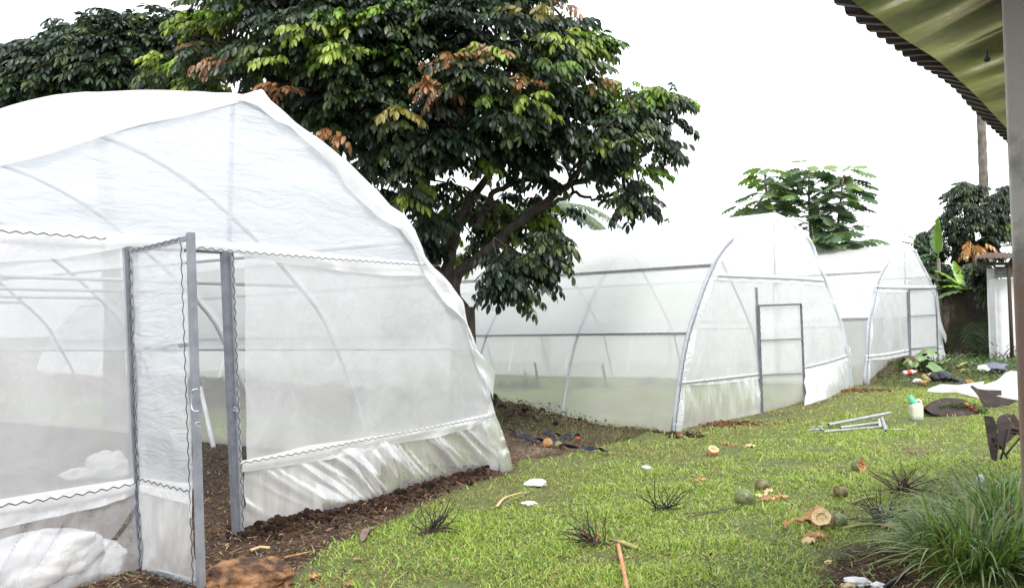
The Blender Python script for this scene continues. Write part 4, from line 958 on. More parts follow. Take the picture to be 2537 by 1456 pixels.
def extend(P):
    d0 = EV*1.0; z0 = P[0].z; z1 = P[-1].z
    return [P[0]-d0*3.5, P[0]-d0*1.0]+P+[P[-1]+d0*1, P[-1]+d0*5]
low, hi = smooth_path(extend(low), 60), smooth_path(extend(hi), 60)
nU = 1050; A = resample(hi, nU); B = resample(low, nU)
# match the two by their distance along the eave
sB = np.array([b.dot(EV) for b in B]); zB = np.array([b.z for b in B]); sA = np.array([a.dot(EV) for a in A]); zA = np.array([a.z for a in A])
V = []; ss = np.linspace(max(sA[0], sB[0]), min(sA[-1], sB[-1]), nU+1); base = ez-EV*ez.dot(EV)
def corr(s): t = (s/.105) % 1; return .017*max(-1, min(1, 2.6*math.sin(2*math.pi*t)))
def eave_pt(s, k, dz=0.0):
    zz = np.interp(s, sA, zA)*(1-k)+np.interp(s, sB, zB)*k; p = base+EV*s+RV*.13*(1-k); return Vector((p.x, p.y, zz+dz))
for s in ss:
    c = corr(s); jag = .006*math.sin(s*7)
    for k, dz in ((-6.0, .0), (-.3, .0), (1+jag*3, 0), (1+jag*3, .007), (-.3, .03), (-6.0, .05)):
        kk = max(k, -.3); p = eave_pt(s, kk, c+dz+.02)
        if k < -1: p = p+RV*3.2+Vector((0, 0, 1.5))
        elif k < 0: p = p+Vector((0, 0, .03))
        V.append(p)
F = [[6*i+j, 6*i+(j+1) % 6, 6*i+6+(j+1) % 6, 6*i+6+j] for i in range(nU) for j in range(6)]
link_mesh('roof_sheet', V, F, M['maroon'], hs)
def foil_pt(a, b):
    s = ss[0]+(ss[-1]-ss[0])*a; p = eave_pt(s, 0, 0)+RV*(b*2.9)
    n1 = float(fbm(s*1.3, b*1.2, 4, 3))-.5; n2 = float(fbm(s*4+b*1.0, b*1.4, 8, 3))-.5; r = ridged(s*3.2+b*.8, b*1.1, 3.3, 3)
    return p+Vector((0, 0, .004+b*.75-.03*math.sin(min(1, b*5)*math.pi/2)+(.16*n1+.07*n2+.09*(r-.3)+.03*ridged(s*9+b, b*1.5, 6.1, 5))*min(1, b*5)-.012))
V, F = grid_vf(foil_pt, 260, 60); link_mesh('ceiling_foil', V, F, M['foil'], hs, True)
pc = P_depth(2510, 728, 2.15); pz = pc.z; pc = Vector((pc.x, pc.y, 0)); mb = MB(); W = .24
q = [pc, pc+RV*W, pc+RV*W+EV*W, pc+EV*W]; z1 = 2.98
ring = lambda z, k: [p.lerp(pc+(RV+EV)*W/2, k)+Vector((0, 0, z)) for p in q]
mb.add(ring(-.1, 0)+ring(z1, 0), [[0, 1, 5, 4], [1, 2, 6, 5], [2, 3, 7, 6], [3, 0, 4, 7], [4, 5, 6, 7], [3, 2, 1, 0]])
pl = mb.build('pillar', M['pillar'], hs); bv = pl.modifiers.new('edge', 'BEVEL'); bv.width = .008; bv.segments = 3
wb = pc+RV*2.3-EV*4; mb = MB(); mb.add([wb, wb+EV*12, wb+EV*12+RV*.2, wb+RV*.2]+[p+Vector((0, 0, 3.2)) for p in (wb, wb+EV*12, wb+EV*12+RV*.2, wb+RV*.2)], [[0, 1, 5, 4], [1, 2, 6, 5], [2, 3, 7, 6], [3, 0, 4, 7], [4, 5, 6, 7]])
mb.build('wall', M['plaster'], hs)
tube('hanging_rag', [P_plane(2445, y_, ez+RV*.6, RV) for y_ in (126, 140, 147, 152)], [.0015, .002, .007, .005], M['wire'], hs, n=6)

# ------------------------------------------------------------------ mossy wall and shed
mw, t_, o_ = mat_new('mossy_wall'); b_ = N(t_, 'ShaderNodeBsdfPrincipled', Roughness=.95); tc_ = N(t_, 'ShaderNodeTexCoord')
def ramp(sc_, stops, stretch=(1, 1, 1), seed=0.0):
    mp = N(t_, 'ShaderNodeMapping'); mp.inputs['Scale'].default_value = stretch; mp.inputs['Location'].default_value = (seed, seed, 0); t_.links.new(tc_.outputs['Object'], mp.inputs[0])
    n = N(t_, 'ShaderNodeTexNoise', Scale=sc_, Detail=9, Roughness=.68); t_.links.new(mp.outputs[0], n.inputs['Vector']); r = N(t_, 'ShaderNodeValToRGB')
    e = r.color_ramp.elements; e[0].position, e[0].color = stops[0][0], (*stops[0][1], 1); e[1].position, e[1].color = stops[-1][0], (*stops[-1][1], 1)
    for p, c in stops[1:-1]: e.new(p).color = (*c, 1)
    t_.links.new(n.outputs[0], r.inputs[0]); return r
r1 = ramp(1.1, [(.3, (.008, .007, .006)), (.46, (.022, .013, .010)), (.56, (.05, .03, .02)), (.64, (.16, .13, .10))], (1, 1, .55), 5.3)
r2 = ramp(2.1, [(.48, (0, 0, 0)), (.62, (1, 1, 1))], (1, 1, .8), 7.7)
mx_ = N(t_, 'ShaderNodeMix', data_type='RGBA'); mx_.inputs[7].default_value = (.025, .036, .009, 1)
t_.links.new(r2.outputs[0], mx_.inputs[0]); t_.links.new(r1.outputs[0], mx_.inputs[6]); t_.links.new(mx_.outputs[2], b_.inputs['Base Color'])
n_ = N(t_, 'ShaderNodeTexNoise', Scale=9, Detail=9); t_.links.new(tc_.outputs['Object'], n_.inputs['Vector']); bp_ = N(t_, 'ShaderNodeBump', Strength=.8, Distance=.05)
t_.links.new(n_.outputs[0], bp_.inputs['Height']); t_.links.new(bp_.outputs[0], b_.inputs['Normal']); t_.links.new(b_.outputs[0], o_.inputs[0])
def wall_box(name, a, b, z0, z1, th, mat, parent, nx_=40, bump=.01):
    d = (b-a); d.z = 0; nrm = Vector((d.y, -d.x, 0)).normalized()
    def fn(i, j):
        p = a.lerp(b, i); return Vector((p.x, p.y, z0+(z1-z0)*j+(bump*2*(float(fbm(i*30, 3, 3))-.5) if j == 1 else 0)))+nrm*bump*(float(fbm(i*25, j*6, 5))-.5)
    V, F = grid_vf(fn, nx_, 12); k = len(V); Vb = [v-nrm*th for v in V]; F2 = [[i+k for i in f[::-1]] for f in F]; mb = MB(); mb.V = V+Vb; mb.F = F+F2
    top_ = 12*(nx_+1)
    for i in range(nx_): mb.F.append([top_+i, top_+i+1, k+top_+i+1, k+top_+i])
    for j in range(12): mb.F += [[j*(nx_+1), (j+1)*(nx_+1), k+(j+1)*(nx_+1), k+j*(nx_+1)], [j*(nx_+1)+nx_, k+j*(nx_+1)+nx_, k+(j+1)*(nx_+1)+nx_, (j+1)*(nx_+1)+nx_]]
    return link_mesh(name, mb.V, mb.F, mat, parent)
wa, wb_ = P_depth(2318, 722, 29), P_depth(2475, 711, 27.2); wa = wa+(wa-wb_)*4; za, zb = P_depth(2318, 722, 29).z, P_depth(2475, 711, 27.2).z
wt = thing('garden_wall', Vector((wb_.x-2, 28, gz(0, 28))), 'dark mossy masonry boundary wall between the far greenhouse and the white shed', 'wall')
wall_box('masonry', wa, wb_, 0, (za+zb)/2, .2, mw, wt, 60, .05)
# moss cushions and a capping ledge
V, F = beam_vf([Vector((wa.x, wa.y, (za+zb)/2+.02)), Vector((wb_.x, wb_.y, (za+zb)/2+.02))], Vector((0, 0, 1)), .3, .05); link_mesh('capping', V, F, pbr('moss_cap', (.05, .075, .015), (.10, .14, .03), rough=1, scale=6, bump=.5), wt)
sa = P_depth(2463, 690, 24.5); sa = Vector((sa.x, sa.y, 0)); se = Vector((.97, .24, 0)).normalized(); sn = Vector((se.y, -se.x, 0))
sh = thing('shed', sa+se*1.5-sn*1.2+Vector((0, 0, gz(sa.x, sa.y))), 'white plastered shed with a rusty overhanging sheet roof at the right', 'shed')
zt = P_depth(2463, 690, 24.5).z
wall_box('wall', sa, sa+se*3, 0, zt, .2, M['plaster'], sh, 20, .02); wall_box('wall', sa+Vector((.08, .12, 0)), sa+Vector((1.5, 2.5, 0)), 0, zt+.3, .2, M['plaster'], sh, 14, .02)
M['rust_sheet'] = pbr('rusty_sheet', (.10, .035, .02), (.22, .13, .09), rough=.8, scale=6, c3=(.05, .03, .025), bump=.3)
M['grey_sheet'] = pbr('weathered_sheet', (.20, .20, .19), (.34, .33, .31), rough=.7, scale=8)
M['timber'] = pbr('dark_timber', (.03, .022, .018), (.07, .05, .035), rough=.9, scale=8, stretch=(1, 1, .2))
def corr_sheet(name, o, u, v, n, amp, mat, parent, per=None):
    k = 8*n; nr = u.cross(v).normalized(); V = []
    for s_ in (0, 1):
        for j in (0, 1):
            for i in range(k+1): V.append(o+u*(i/k)+v*j+nr*(amp*math.sin(2*math.pi*i/8)+s_*.008))
    q = k+1; F = []
    for i in range(k): F += [[i, i+1, q+i+1, q+i], [2*q+i+1, 2*q+i, 3*q+i, 3*q+i+1], [i+1, i, 2*q+i, 2*q+i+1], [q+i, q+i+1, 3*q+i+1, 3*q+i]]
    return link_mesh(name, V, F, mat, parent)
corr_sheet('corrugated_panel', sa+Vector((0, 0, zt+.02))+sn*.03, se*3, Vector((0, 0, .32)), 1, .0, M['grey_sheet'], sh)
for k in range(4):
    tube('panel_rib', [sa+sn*.045+Vector((0, 0, zt+.06+k*.075)), sa+se*3+sn*.045+Vector((0, 0, zt+.06+k*.075))], .014, M['grey_sheet'], sh, n=5)
ro = P_depth(2411, 640, 23.6)
corr_sheet('roof', ro, se*4.5, Vector((2.0, 3.0, .35)), 34, .02, M['rust_sheet'], sh)
for k in (0.15, 1.0, 2.2): 
    V, F = beam_vf([ro+se*(k+.5)+Vector((0, 0, -.05)), ro+se*(k+.5)+Vector((1.9, 2.8, .25))], Vector((0, 0, 1)), .06, .09); link_mesh('rafter', V, F, M['timber'], sh)
V, F = beam_vf([ro+se*.1+Vector((.2, .3, 0))+Vector((0, 0, -.13)), ro+se*4+Vector((.2, .3, 0))+Vector((0, 0, -.13))], Vector((0, 0, 1)), .07, .09); link_mesh('roof_beam', V, F, M['timber'], sh)
for k in (1.1,):
    tube('roof_post', [Vector((ro.x, ro.y, 0))+se*k+Vector((.2, .3, 0)), ro+se*k+Vector((.2, .3, 0))+Vector((0, 0, -.1))], .05, M['timber'], sh, n=8)

# ------------------------------------------------------------------ plants of arching blades
def arc_blades(name, cx, cy, n, L, W, rad, pal, wt, parent=None, mat='leaf', droop=(.5, 1.1), seg=8, up=(.3, 1.2), stand=1.0):
    a = RNG.uniform(0, 2*np.pi, n); rr = rad*np.sqrt(RNG.random(n)); bx_, by_ = cx+np.cos(a)*rr, cy+np.sin(a)*rr
    az = a+RNG.normal(0, .6, n); el = RNG.uniform(*up, n); ln = RNG.uniform(*L, n); wd = RNG.uniform(*W, n); dr = RNG.uniform(*droop, n)
    z0 = gh(bx_, by_)-.01; t = np.linspace(0, 1, seg+1)[None, :]
    hor = ln[:, None]*np.cos(el)[:, None]*(t+.25*t*t*dr[:, None]); ver = ln[:, None]*(np.sin(el)[:, None]*t*stand-dr[:, None]*.62*t**2.4)
    px_ = bx_[:, None]+np.cos(az)[:, None]*hor; py_ = by_[:, None]+np.sin(az)[:, None]*hor; pz_ = z0[:, None]+ver; pz_ = np.maximum(pz_, z0[:, None]+.01)
    w_ = wd[:, None]*(np.minimum(1, .55+t*2.2)*np.maximum(.03, 1-t**2.6)); tw = RNG.normal(0, .5, n)[:, None]
    sx, sy = -np.sin(az)[:, None]*w_, np.cos(az)[:, None]*w_; sz = w_*np.sin(tw)*.5
    Lf = np.stack([px_-sx, py_-sy, pz_-sz], -1); Rg = np.stack([px_+sx, py_+sy, pz_+sz], -1); V = np.stack([Lf, Rg], 2).reshape(n, -1, 3)
    k = 2*(seg+1); f = np.array([[2*i, 2*i+1, 2*i+3, 2*i+2] for i in range(seg)]); F = (f[None]+(np.arange(n)*k)[:, None, None]).reshape(-1, 4)
    c = np.repeat(pick(pal, wt, n, .2)[:, None], k, 1)
    return link_mesh(name, V.reshape(-1, 3), F, M[mat], parent, True, c.reshape(-1, 3))
LG = [(.14, .24, .05), (.22, .33, .08), (.07, .13, .03), (.32, .38, .16), (.30, .26, .12)]
for (px_, py_, n_, rad, L, label) in ((2420, 1405, 560, .30, (.42, .86), 'large clump of long arching lemongrass at the lower right, nearest the pillar foot'),
                                      (2505, 1340, 420, .28, (.6, 1.05), 'tall bright lemongrass clump right behind the nearest one, against the pillar'),
                                      (2350, 1365, 240, .18, (.35, .66), 'lower left lemongrass clump spilling over the bare soil'),
                                      (2490, 1250, 170, .20, (.35, .65), 'hindmost lemongrass clump near the rusty plates')):
    p = G_at(px_, py_); th = thing('lemongrass_clump', p, label, 'plant', 'lemongrass clumps by the pillar')
    arc_blades('blades', p.x, p.y, n_, L, (.0045, .009), rad, LG, [3, 3, 3, 1.5, .6], th, up=(.5, 1.4))
    arc_blades('dead_blades', p.x, p.y, n_//6, (.3, .6), (.003, .006), rad*1.1, [(.25, .18, .10), (.16, .10, .06)], [1, 1], th, up=(-.1, .5))
p = G_at(2490, 905); th = thing('strap_leaf_plant', p, 'dark strap leaved plant in front of the white shed wall', 'plant')
arc_blades('blades', p.x, p.y, 120, (.8, 1.7), (.012, .025), .35, [(.03, .06, .03), (.05, .09, .04), (.02, .035, .02)], [1, 1, 1], th, up=(.6, 1.45), droop=(.5, 1.0))
tube('stem', [p+Vector((0.25, 0, -.05)), p+Vector((.22, 0, 1.3))], [.035, .025], M['timber'], th)
p = G_at(2425, 900); th = thing('fan_leaf_plant', p, 'fan leaved plant growing against the mossy wall', 'plant')
for k in range(5):
    c0 = P_depth(2422+k*8-14, 822+(k % 3)*18, 25.6+.1*k); tube('leaf_stalk', smooth_path([p, p.lerp(c0, .5)+Vector((0, 0, .1)), c0], 6), .01, M['palm_leaf'], th, n=5)
    mb = MB()
    for j in range(15):
        a = -0.5+j*4.1/14; d = Vector((math.cos(a), -.35, math.sin(a))); q1 = c0+d*.28; q2 = c0+d*.52+Vector((0, -.05, -.16)); s_ = Vector((-d.z, 0, d.x))*.022
        mb.add([c0, q1-s_, q1+s_, q2], [[0, 1, 2], [1, 3, 2]])
    mb.build('fan_leaf', M['palm_leaf'], th)
# weeds at the wall foot and round the heap
def weeds(name, poly, n, size, pal, wt, label, cat='weeds', lift=.25):
    P = np.array(poly, float); x = RNG.uniform(P[:, 0].min(), P[:, 0].max(), n*3); y = RNG.uniform(P[:, 1].min(), P[:, 1].max(), n*3); k = in_poly(x, y, poly); x, y = x[k][:n], y[k][:n]; n = len(x)
    TV, TF = leaflet(1, .45, .15, .35); z = gh(x, y)+RNG.random(n)*lift*(.3+vnoise(x*1.5, y*1.5, 1))
    f = np.stack([RNG.normal(0, 1, n), RNG.normal(0, 1, n), RNG.normal(.2, .4, n)], 1); u = np.stack([RNG.normal(0, .5, n), RNG.normal(0, .5, n), np.ones(n)], 1)
    m = (frames(f, u)*(size*RNG.uniform(.5, 1.3, n))[:, None, None]).astype(np.float32)
    return tag(inst_mesh(name, TV, TF, np.stack([x, y, z], 1).astype(np.float32), m, pick(pal, wt, n, .25), M['leaf'], None, True), label, cat, kind='stuff')
GP = [(.06, .12, .03), (.10, .18, .04), (.03, .06, .02), (.14, .2, .05), (.16, .1, .05)]
weeds('wall_weeds', wpoly([(2325, 905), (2400, 890), (2560, 890), (2600, 925), (2540, 950), (2420, 955), (2380, 940), (2340, 925)]), 5200, .085, GP, [4, 3, 4, 1, .6], 'low leafy weeds along the foot of the wall and shed', lift=.32)
weeds('heap_weeds', wpoly([(2165, 958), (2200, 925), (2260, 905), (2350, 905), (2420, 935), (2400, 962), (2300, 962)]), 4200, .06, GP+[(.10, .06, .035)], [3, 2, 4, 1, 1.5, 3], 'cut weeds and earth heaped by the far greenhouse door', cat='heap', lift=.12)
hp_ = [(g2c+G2.r*a-G2.e*b) for a, b in ((.9, .1), (1.2, 1.0), (2.2, 1.5), (6.5, 1.6), (14, 1.4), (14, .1))]
weeds('heap_weeds', [(v.x, v.y) for v in hp_], 9000, .05, GP+[(.12, .08, .045), (.05, .03, .02)], [2, 1.5, 4, .7, 1.5, 3, 4], 'uprooted wilted weeds on the soil heap beside the middle greenhouse', cat='heap', lift=.14)
P0 = np.array([(g2c+G2.r*(13*RNG.random()**1.6+.2)-G2.e*RNG.normal(.8, .45))[:2] for _ in range(9000)])
tag(blades('heap_straw', P0[:, 0], P0[:, 1], RNG.uniform(.03, .12, 9000).astype(np.float32), RNG.uniform(.003, .009, 9000).astype(np.float32), pick([(.24, .19, .10), (.12, .08, .045), (.10, .15, .04), (.35, .30, .18)], [3, 3, 4, 1], 9000, .2), M['grass'], lean=(.6, 3)),
    'dry straw tangled over the soil heap', 'straw', kind='stuff')
P0 = np.array([(P_ground(RNG.uniform(2180, 2400), RNG.uniform(915, 962)))[:2] for _ in range(2600)])
tag(blades('heap_straw', P0[:, 0], P0[:, 1], RNG.uniform(.04, .14, 2600).astype(np.float32), RNG.uniform(.004, .009, 2600).astype(np.float32), pick([(.20, .15, .08), (.10, .16, .04), (.05, .09, .03)], [2, 2, 3], 2600, .2), M['grass'], lean=(.6, 3)),
    'grass cuttings on the rubbish heap by the far greenhouse', 'straw', kind='stuff')
# small plants and stakes inside the middle greenhouse
for i, (x_, y_, hh, lb) in enumerate(((1297, 948, .8, 'bushy seedling seen through the middle greenhouse film, left of the left stake'), (1446, 950, .45, 'small seedling between the two stakes inside the middle greenhouse'), (1606, 950, .42, 'small seedling right of the right stake inside the middle greenhouse'), (1240, 950, .5, 'seedling at the left edge of the middle greenhouse interior'))):
    p = P_depth(x_, y_, 20.8); p.z = float(gh(p.x, p.y)[0]); th = thing('seedling', p, lb, 'plant', 'seedlings inside the middle greenhouse')
    arc_blades('leaves', p.x, p.y, 70 if i == 0 else 34, (hh*.5, hh), (.012, .03), .25 if i == 0 else .1, GP, [2, 3, 2, 1, 0], th, up=(.4, 1.5))
    tube('stem', [p-Vector((0, 0, .02)), p+Vector((.03, 0, hh*.6))], .008, M['palm_leaf'], th, n=5)
for (a, b, lb) in (((1325, 898), (1333, 946), 'left grey wooden stake standing inside the middle greenhouse'), ((1493, 902), (1501, 948), 'right grey wooden stake standing inside the middle greenhouse')):
    pa, pb = P_depth(*a, 20.6), P_depth(*b, 20.6); pb.z = float(gh(pb.x, pb.y)[0])-.03
    tag(tube('stake', [pb, pb.lerp(pa, .5)+Vector((.01, 0, 0)), pa], [.034, .03, .024], M['timber'], None, n=8), lb, 'stake', 'stakes inside the middle greenhouse')

# ------------------------------------------------------------------ things lying about
def scale_at(p): return p.y/FPX            # metres per photograph pixel at that distance
M['rock'] = pbr('brown_rock', (.05, .026, .016), (.30, .16, .08), rough=.95, scale=7, bump=1.0, bscale=18, c3=(.17, .085, .04), sharp=(.40, .60))
M['coco_green'] = pbr('coconut_skin', (.12, .16, .06), (.10, .055, .04), rough=.42, scale=20, c3=(.17, .21, .08), sharp=(.42, .62))
M['coco_brown'] = pbr('browned_coconut_skin', (.18, .20, .07), (.12, .06, .035), rough=.5, scale=18, sharp=(.42, .58))
M['husk'] = pbr('cut_coconut_husk', (.46, .25, .10), (.66, .44, .22), rough=.85, scale=30, bump=.5, c3=(.30, .14, .06))
M['husk_pale'] = pbr('pale_coconut_husk', (.55, .40, .20), (.62, .50, .30), rough=.85, scale=24, bump=.4)
M['twig'] = pbr('dark_twig', (.014, .010, .009), (.04, .026, .02), rough=.8, scale=30)
M['twig_brown'] = pbr('brown_twig', (.05, .03, .022), (.11, .065, .045), rough=.9, scale=20)
M['stub'] = pbr('stalk_stub', (.30, .26, .10), (.45, .34, .15), rough=.7, scale=12, c3=(.20, .22, .08), stretch=(1, 1, 1))
M['cane'] = pbr('orange_cane', (.50, .20, .09), (.58, .32, .16), rough=.5, scale=8)
M['steel'] = pbr('galvanised_pipe', (.42, .44, .45), (.62, .64, .65), rough=.35, metal=.4, scale=9)
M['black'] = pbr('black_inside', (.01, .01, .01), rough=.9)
M['jug'] = pbr('milky_plastic', (.60, .62, .50), (.66, .68, .57), rough=.35, scale=3)
M['cup'] = pbr('mint_plastic', (.10, .55, .33), rough=.4)
M['iron'] = pbr('rusted_iron', (.045, .028, .024), (.09, .05, .038), rough=.75, metal=.2, scale=7, bump=.4, c3=(.03, .024, .024))
M['navy'] = pbr('navy_webbing', (.008, .014, .035), (.014, .022, .05), rough=.8, scale=30)
M['white_sheet'] = film('white_sheet', .03, col=(.92, .92, .93), vary=.03, bump=.5, scale=3, gloss=.05)
M['white_bit'] = pbr('white_scrap', (.72, .73, .74), (.60, .60, .60), rough=.5, scale=9, bump=.4)
M['black_bag'] = pbr('black_bag', (.012, .012, .018), (.03, .03, .045), rough=.25, scale=5, bump=.8, bscale=12)
M['grey_bag'] = pbr('grey_blue_bag', (.10, .11, .16), (.16, .17, .22), rough=.5, scale=5, bump=.8, bscale=12)
M['red_bit'] = pbr('red_scrap', (.50, .06, .04), rough=.5)
M['orange_bit'] = pbr('orange_scrap', (.55, .22, .03), rough=.6)

def lump(name, c, r, mat, label, cat, seed=1.0, amp=.5, sub=5, group=None, flat=True, rot=0.0, part=None, parent=None):
    """one irregular lump sitting on the ground; c is the ground point under it"""
    TV, TF = blob_template(seed, sub, amp); n3 = fbm(TV[:, 0]*4+seed, TV[:, 1]*4, TV[:, 2]*4, 4)-.5; TV = TV*(1+.22*amp*n3)[:, None]
    if flat: TV[:, 2] = np.where(TV[:, 2] < -.55, -.55+(TV[:, 2]+.55)*.15, TV[:, 2])
    ca, sa_ = math.cos(rot), math.sin(rot); x = TV[:, 0]*r[0]; y = TV[:, 1]*r[1]
    V = np.stack([x*ca-y*sa_, x*sa_+y*ca, (TV[:, 2]+(.55 if flat else 1))*r[2]], 1)+np.array(c)-np.array([0, 0, .012])
    if parent is not None: return link_mesh(name, V, TF, mat, parent, True)
    o = link_mesh(name, V-np.array(c), TF, mat, None, True); o.location = c
    return tag(o, label, cat, group)

# boulder at the bottom
p = G_at(612, 1478); lump('rock', p, (.27, .21, .15), M['rock'], 'big rough reddish brown rock lying in front of the open greenhouse door', 'rock', 2.4, .85, 6)

# bundles of white sheeting
p = P_depth(250, 1135, 10.2); p.z = gz(p.x, p.y)
th = thing('sheeting_bundle', p, 'small crumpled white sheeting bundle lying on soil inside the near greenhouse', 'sheeting', 'white sheeting bundles in the near greenhouse')
lump('sheeting', p+Vector((.08, 0, 0)), (.24, .16, .20), M['bundle_film'], '', '', 5.2, .9, 4, parent=th); lump('sheeting_fold', p+Vector((-.22, -.05, 0)), (.20, .14, .09), M['bundle_film'], '', '', 7.2, .9, 4, parent=th); lump('sheeting_fold', p+Vector((.02, .02, .10)), (.11, .11, .14), M['bundle_film'], '', '', 8.2, 1.2, 4, parent=th)
p = P_depth(95, 1478, 5.74); p.z = gz(p.x, p.y)
th = thing('sheeting_bundle', p, 'large white sheeting bundle pressed against the skirt at the bottom left', 'sheeting', 'white sheeting bundles in the near greenhouse')
lump('sheeting', p, (.46, .19, .25), M['bundle_film'], '', '', 3.2, .7, 5, parent=th, rot=.98); lump('sheeting_fold', p+Vector((.18, .42, 0)), (.22, .16, .15), M['bundle_film'], '', '', 9.2, .8, 4, parent=th)
tag(tube('stick', [P_depth(497, 960, 9.6), P_depth(512, 1030, 9.3), P_depth(529, 1108, 9.0)], [.022, .024, .026], M['pipe_white'], None, n=8), 'pale pole leaning inside the open doorway of the near greenhouse', 'pole')

# stripped coconut flower stalks
def stalk(px_, py_, wpx, label, n=22, mat='twig', core=None, butt=None, azr=(0, 6.28), elev=(.1, .9), L=1.0, red=False, core_dir=0.0):
    p = G_at(px_, py_, .01); s = wpx*scale_at(p)*.62*L; th = thing('coconut_stalk', p, label, 'plant debris', 'stripped coconut flower stalks on the lawn'); mb = MB()
    cd = Vector((math.cos(core_dir), math.sin(core_dir), .25)); c1 = p+cd*s*.45
    mb.add(*tube_vf([p-cd*s*.1, p.lerp(c1, .5), c1], [.017, .014, .007], 7))
    for k in range(n):
        a = azr[0]+(azr[1]-azr[0])*(k+random.random())/n; e = random.uniform(*elev); l = s*random.uniform(.65, 1.15); o = p.lerp(c1, random.random()); d = Vector((math.cos(a)*math.cos(e), math.sin(a)*math.cos(e), math.sin(e))); pts = [o]
        for j in range(1, 8):
            d = (d+Vector((random.uniform(-.34, .34), random.uniform(-.34, .34), random.uniform(-.26, .2)))).normalized(); q = pts[-1]+d*l/7; q.z = max(q.z, float(gh(q.x, q.y)[0])+.015); pts.append(q)
        mb.add(*tube_vf(smooth_path(pts, 14), [.0052*(1-.6*j/14)*(1+.35*(j % 2)) for j in range(15)], 5))
    mb.build('twigs', M[mat], th, True)
    if red:
        mb = MB()
        for k in range(9):
            q = p.lerp(c1, random.uniform(0, 1.5))+Vector((random.uniform(-.03, .03), random.uniform(-.03, .03), random.uniform(.0, .05))); mb.add(*tube_vf([q, q+Vector((random.uniform(-.03, .03), random.uniform(-.02, .02), .03))], [.010, .004], 5))
        mb.build('husk_scales', pbr('rusty_scales', (.25, .08, .05), (.35, .16, .09), scale=20), th)
    if butt:
        a, b, r0, r1 = butt; A_, B_ = G_at(*a, .03), G_at(*b, .02); tube('stalk_butt', [A_, A_.lerp(B_, .5)+Vector((0, 0, .01)), B_], [r0, (r0+r1)/2, r1], M['stub'], th, n=10, flat=.8)
    return th
stalk(1045, 1326, 130, 'dark stripped coconut stalk near the soil edge, left of all others', 30, azr=(-.3, 2.2), elev=(.1, 1.1), core_dir=.2, L=1.1)
stalk(1625, 1268, 120, 'dark coconut stalk with spread twigs in the middle of the lawn', 20, elev=(.05, 1.0), L=1.05)
stalk(1500, 1352, 135, 'coconut stalk with rusty scales and green stub beside the orange cane', 26, azr=(1.6, 4.0), elev=(.0, .7), core_dir=3.0, red=True, L=1.1, butt=((1512, 1346), (1578, 1364), .016, .022))
stalk(2170, 1305, 150, 'blackened coconut stalk with long tan butt next to the lemongrass', 34, azr=(-.6, 2.6), elev=(.1, 1.1), core_dir=.5, butt=((2160, 1308), (2088, 1316), .018, .020))
stalk(2215, 1222, 150, 'brown tangled coconut stalk behind the blackened one, right of the cut coconut', 34, mat='twig_brown', elev=(.0, 1.2), butt=((2165, 1238), (2112, 1250), .018, .012))
P = [G_at(1532, 1360, .03), G_at(1540, 1398, .03), G_at(1549, 1440, .025), G_at(1556, 1475, .02), G_at(1562, 1520, .02)]
Q = resample(P, 40); tag(tube('cane', Q, [.0145+(.002 if i % 8 == 0 else 0) for i in range(41)], M['cane'], None, n=10), 'orange brown jointed cane lying at the bottom of the lawn', 'cane')

# coconuts
def coconut(px_, py_, wpx, label, skin='coco_green', cut=None, tilt=(0, 0), seed=1):
    p = G_at(px_, py_, -.012); r = wpx*scale_at(p)*.58; th = thing('coconut', p, label, 'coconut', 'coconuts scattered on the lawn')
    R = Matrix.Rotation(tilt[1], 3, 'Z') @ Matrix.Rotation(tilt[0], 3, 'X'); n_, m_ = 22, 16; prof = []
    top_ = .55 if cut else 1.0
    for j in range(m_+1):
        t = math.pi*(1-j/m_*(1 if not cut else .68)); rad = math.sin(t)*(1+.06*math.cos(t)); prof.append((rad, -math.cos(t)*-1*1.12 if False else math.cos(t)*1.12))
    V = []
    for rad, z in prof:
        for k in range(n_):
            a = 2*math.pi*k/n_; lob = 1+.035*math.cos(3*a+seed); V.append(Vector((rad*lob*math.cos(a), rad*lob*math.sin(a), z)))
    F = [[j*n_+k, j*n_+(k+1) % n_, (j+1)*n_+(k+1) % n_, (j+1)*n_+k] for j in range(m_) for k in range(n_)]
    c = p+Vector((0, 0, r*.88)); T = lambda v: c+R @ (v*r)
    link_mesh('skin', [T(v) for v in V], F, M[skin], th, True)
    if cut:
        rad, z = prof[-1]; V2 = []
        for kk in (1.0, .93, .55, .5, .0):
            for k in range(n_):
                a = 2*math.pi*k/n_; lob = 1+.035*math.cos(3*a+seed)+.03*math.sin(7*a); V2.append(Vector((rad*lob*kk*math.cos(a), rad*lob*kk*math.sin(a), z+.03+(.05 if kk > .9 else -.10 if kk > .52 else -.3)+.04*math.sin(5*a+kk*9))))
        F2 = [[j*n_+k, j*n_+(k+1) % n_, (j+1)*n_+(k+1) % n_, (j+1)*n_+k] for j in range(4) for k in range(n_)]
        link_mesh('cut_face', [T(v) for v in V2], F2, M[cut], th)
    return th
coconut(1766, 1130, 26, 'torn brown coconut husk alone on the lawn below the middle greenhouse door', 'husk', 'husk_pale', (.6, .2))
coconut(2127, 1167, 30, 'coconut with tan cut side facing right, farthest up the lawn on the right', 'coco_green', 'husk', (1.2, .4))
coconut(2083, 1230, 30, 'coconut with pale cut top tilted up beside the brown twig tangle', 'coco_brown', 'husk_pale', (-.5, .3))
coconut(1843, 1248, 37, 'round green coconut with brown blotches, left of the husk shards', 'coco_green', None, (1.3, .8))
coconut(1888, 1213, 27, 'small green and brown coconut behind the round blotched one', 'coco_brown', None, (1.4, 1.3))
coconut(2078, 1306, 34, 'dull green coconut touching the opened orange husk', 'coco_green', None, (.9, 2.2))
coconut(2038, 1308, 46, 'opened orange husked coconut in the pile of shards', 'husk', 'husk_pale', (.9, -.5))
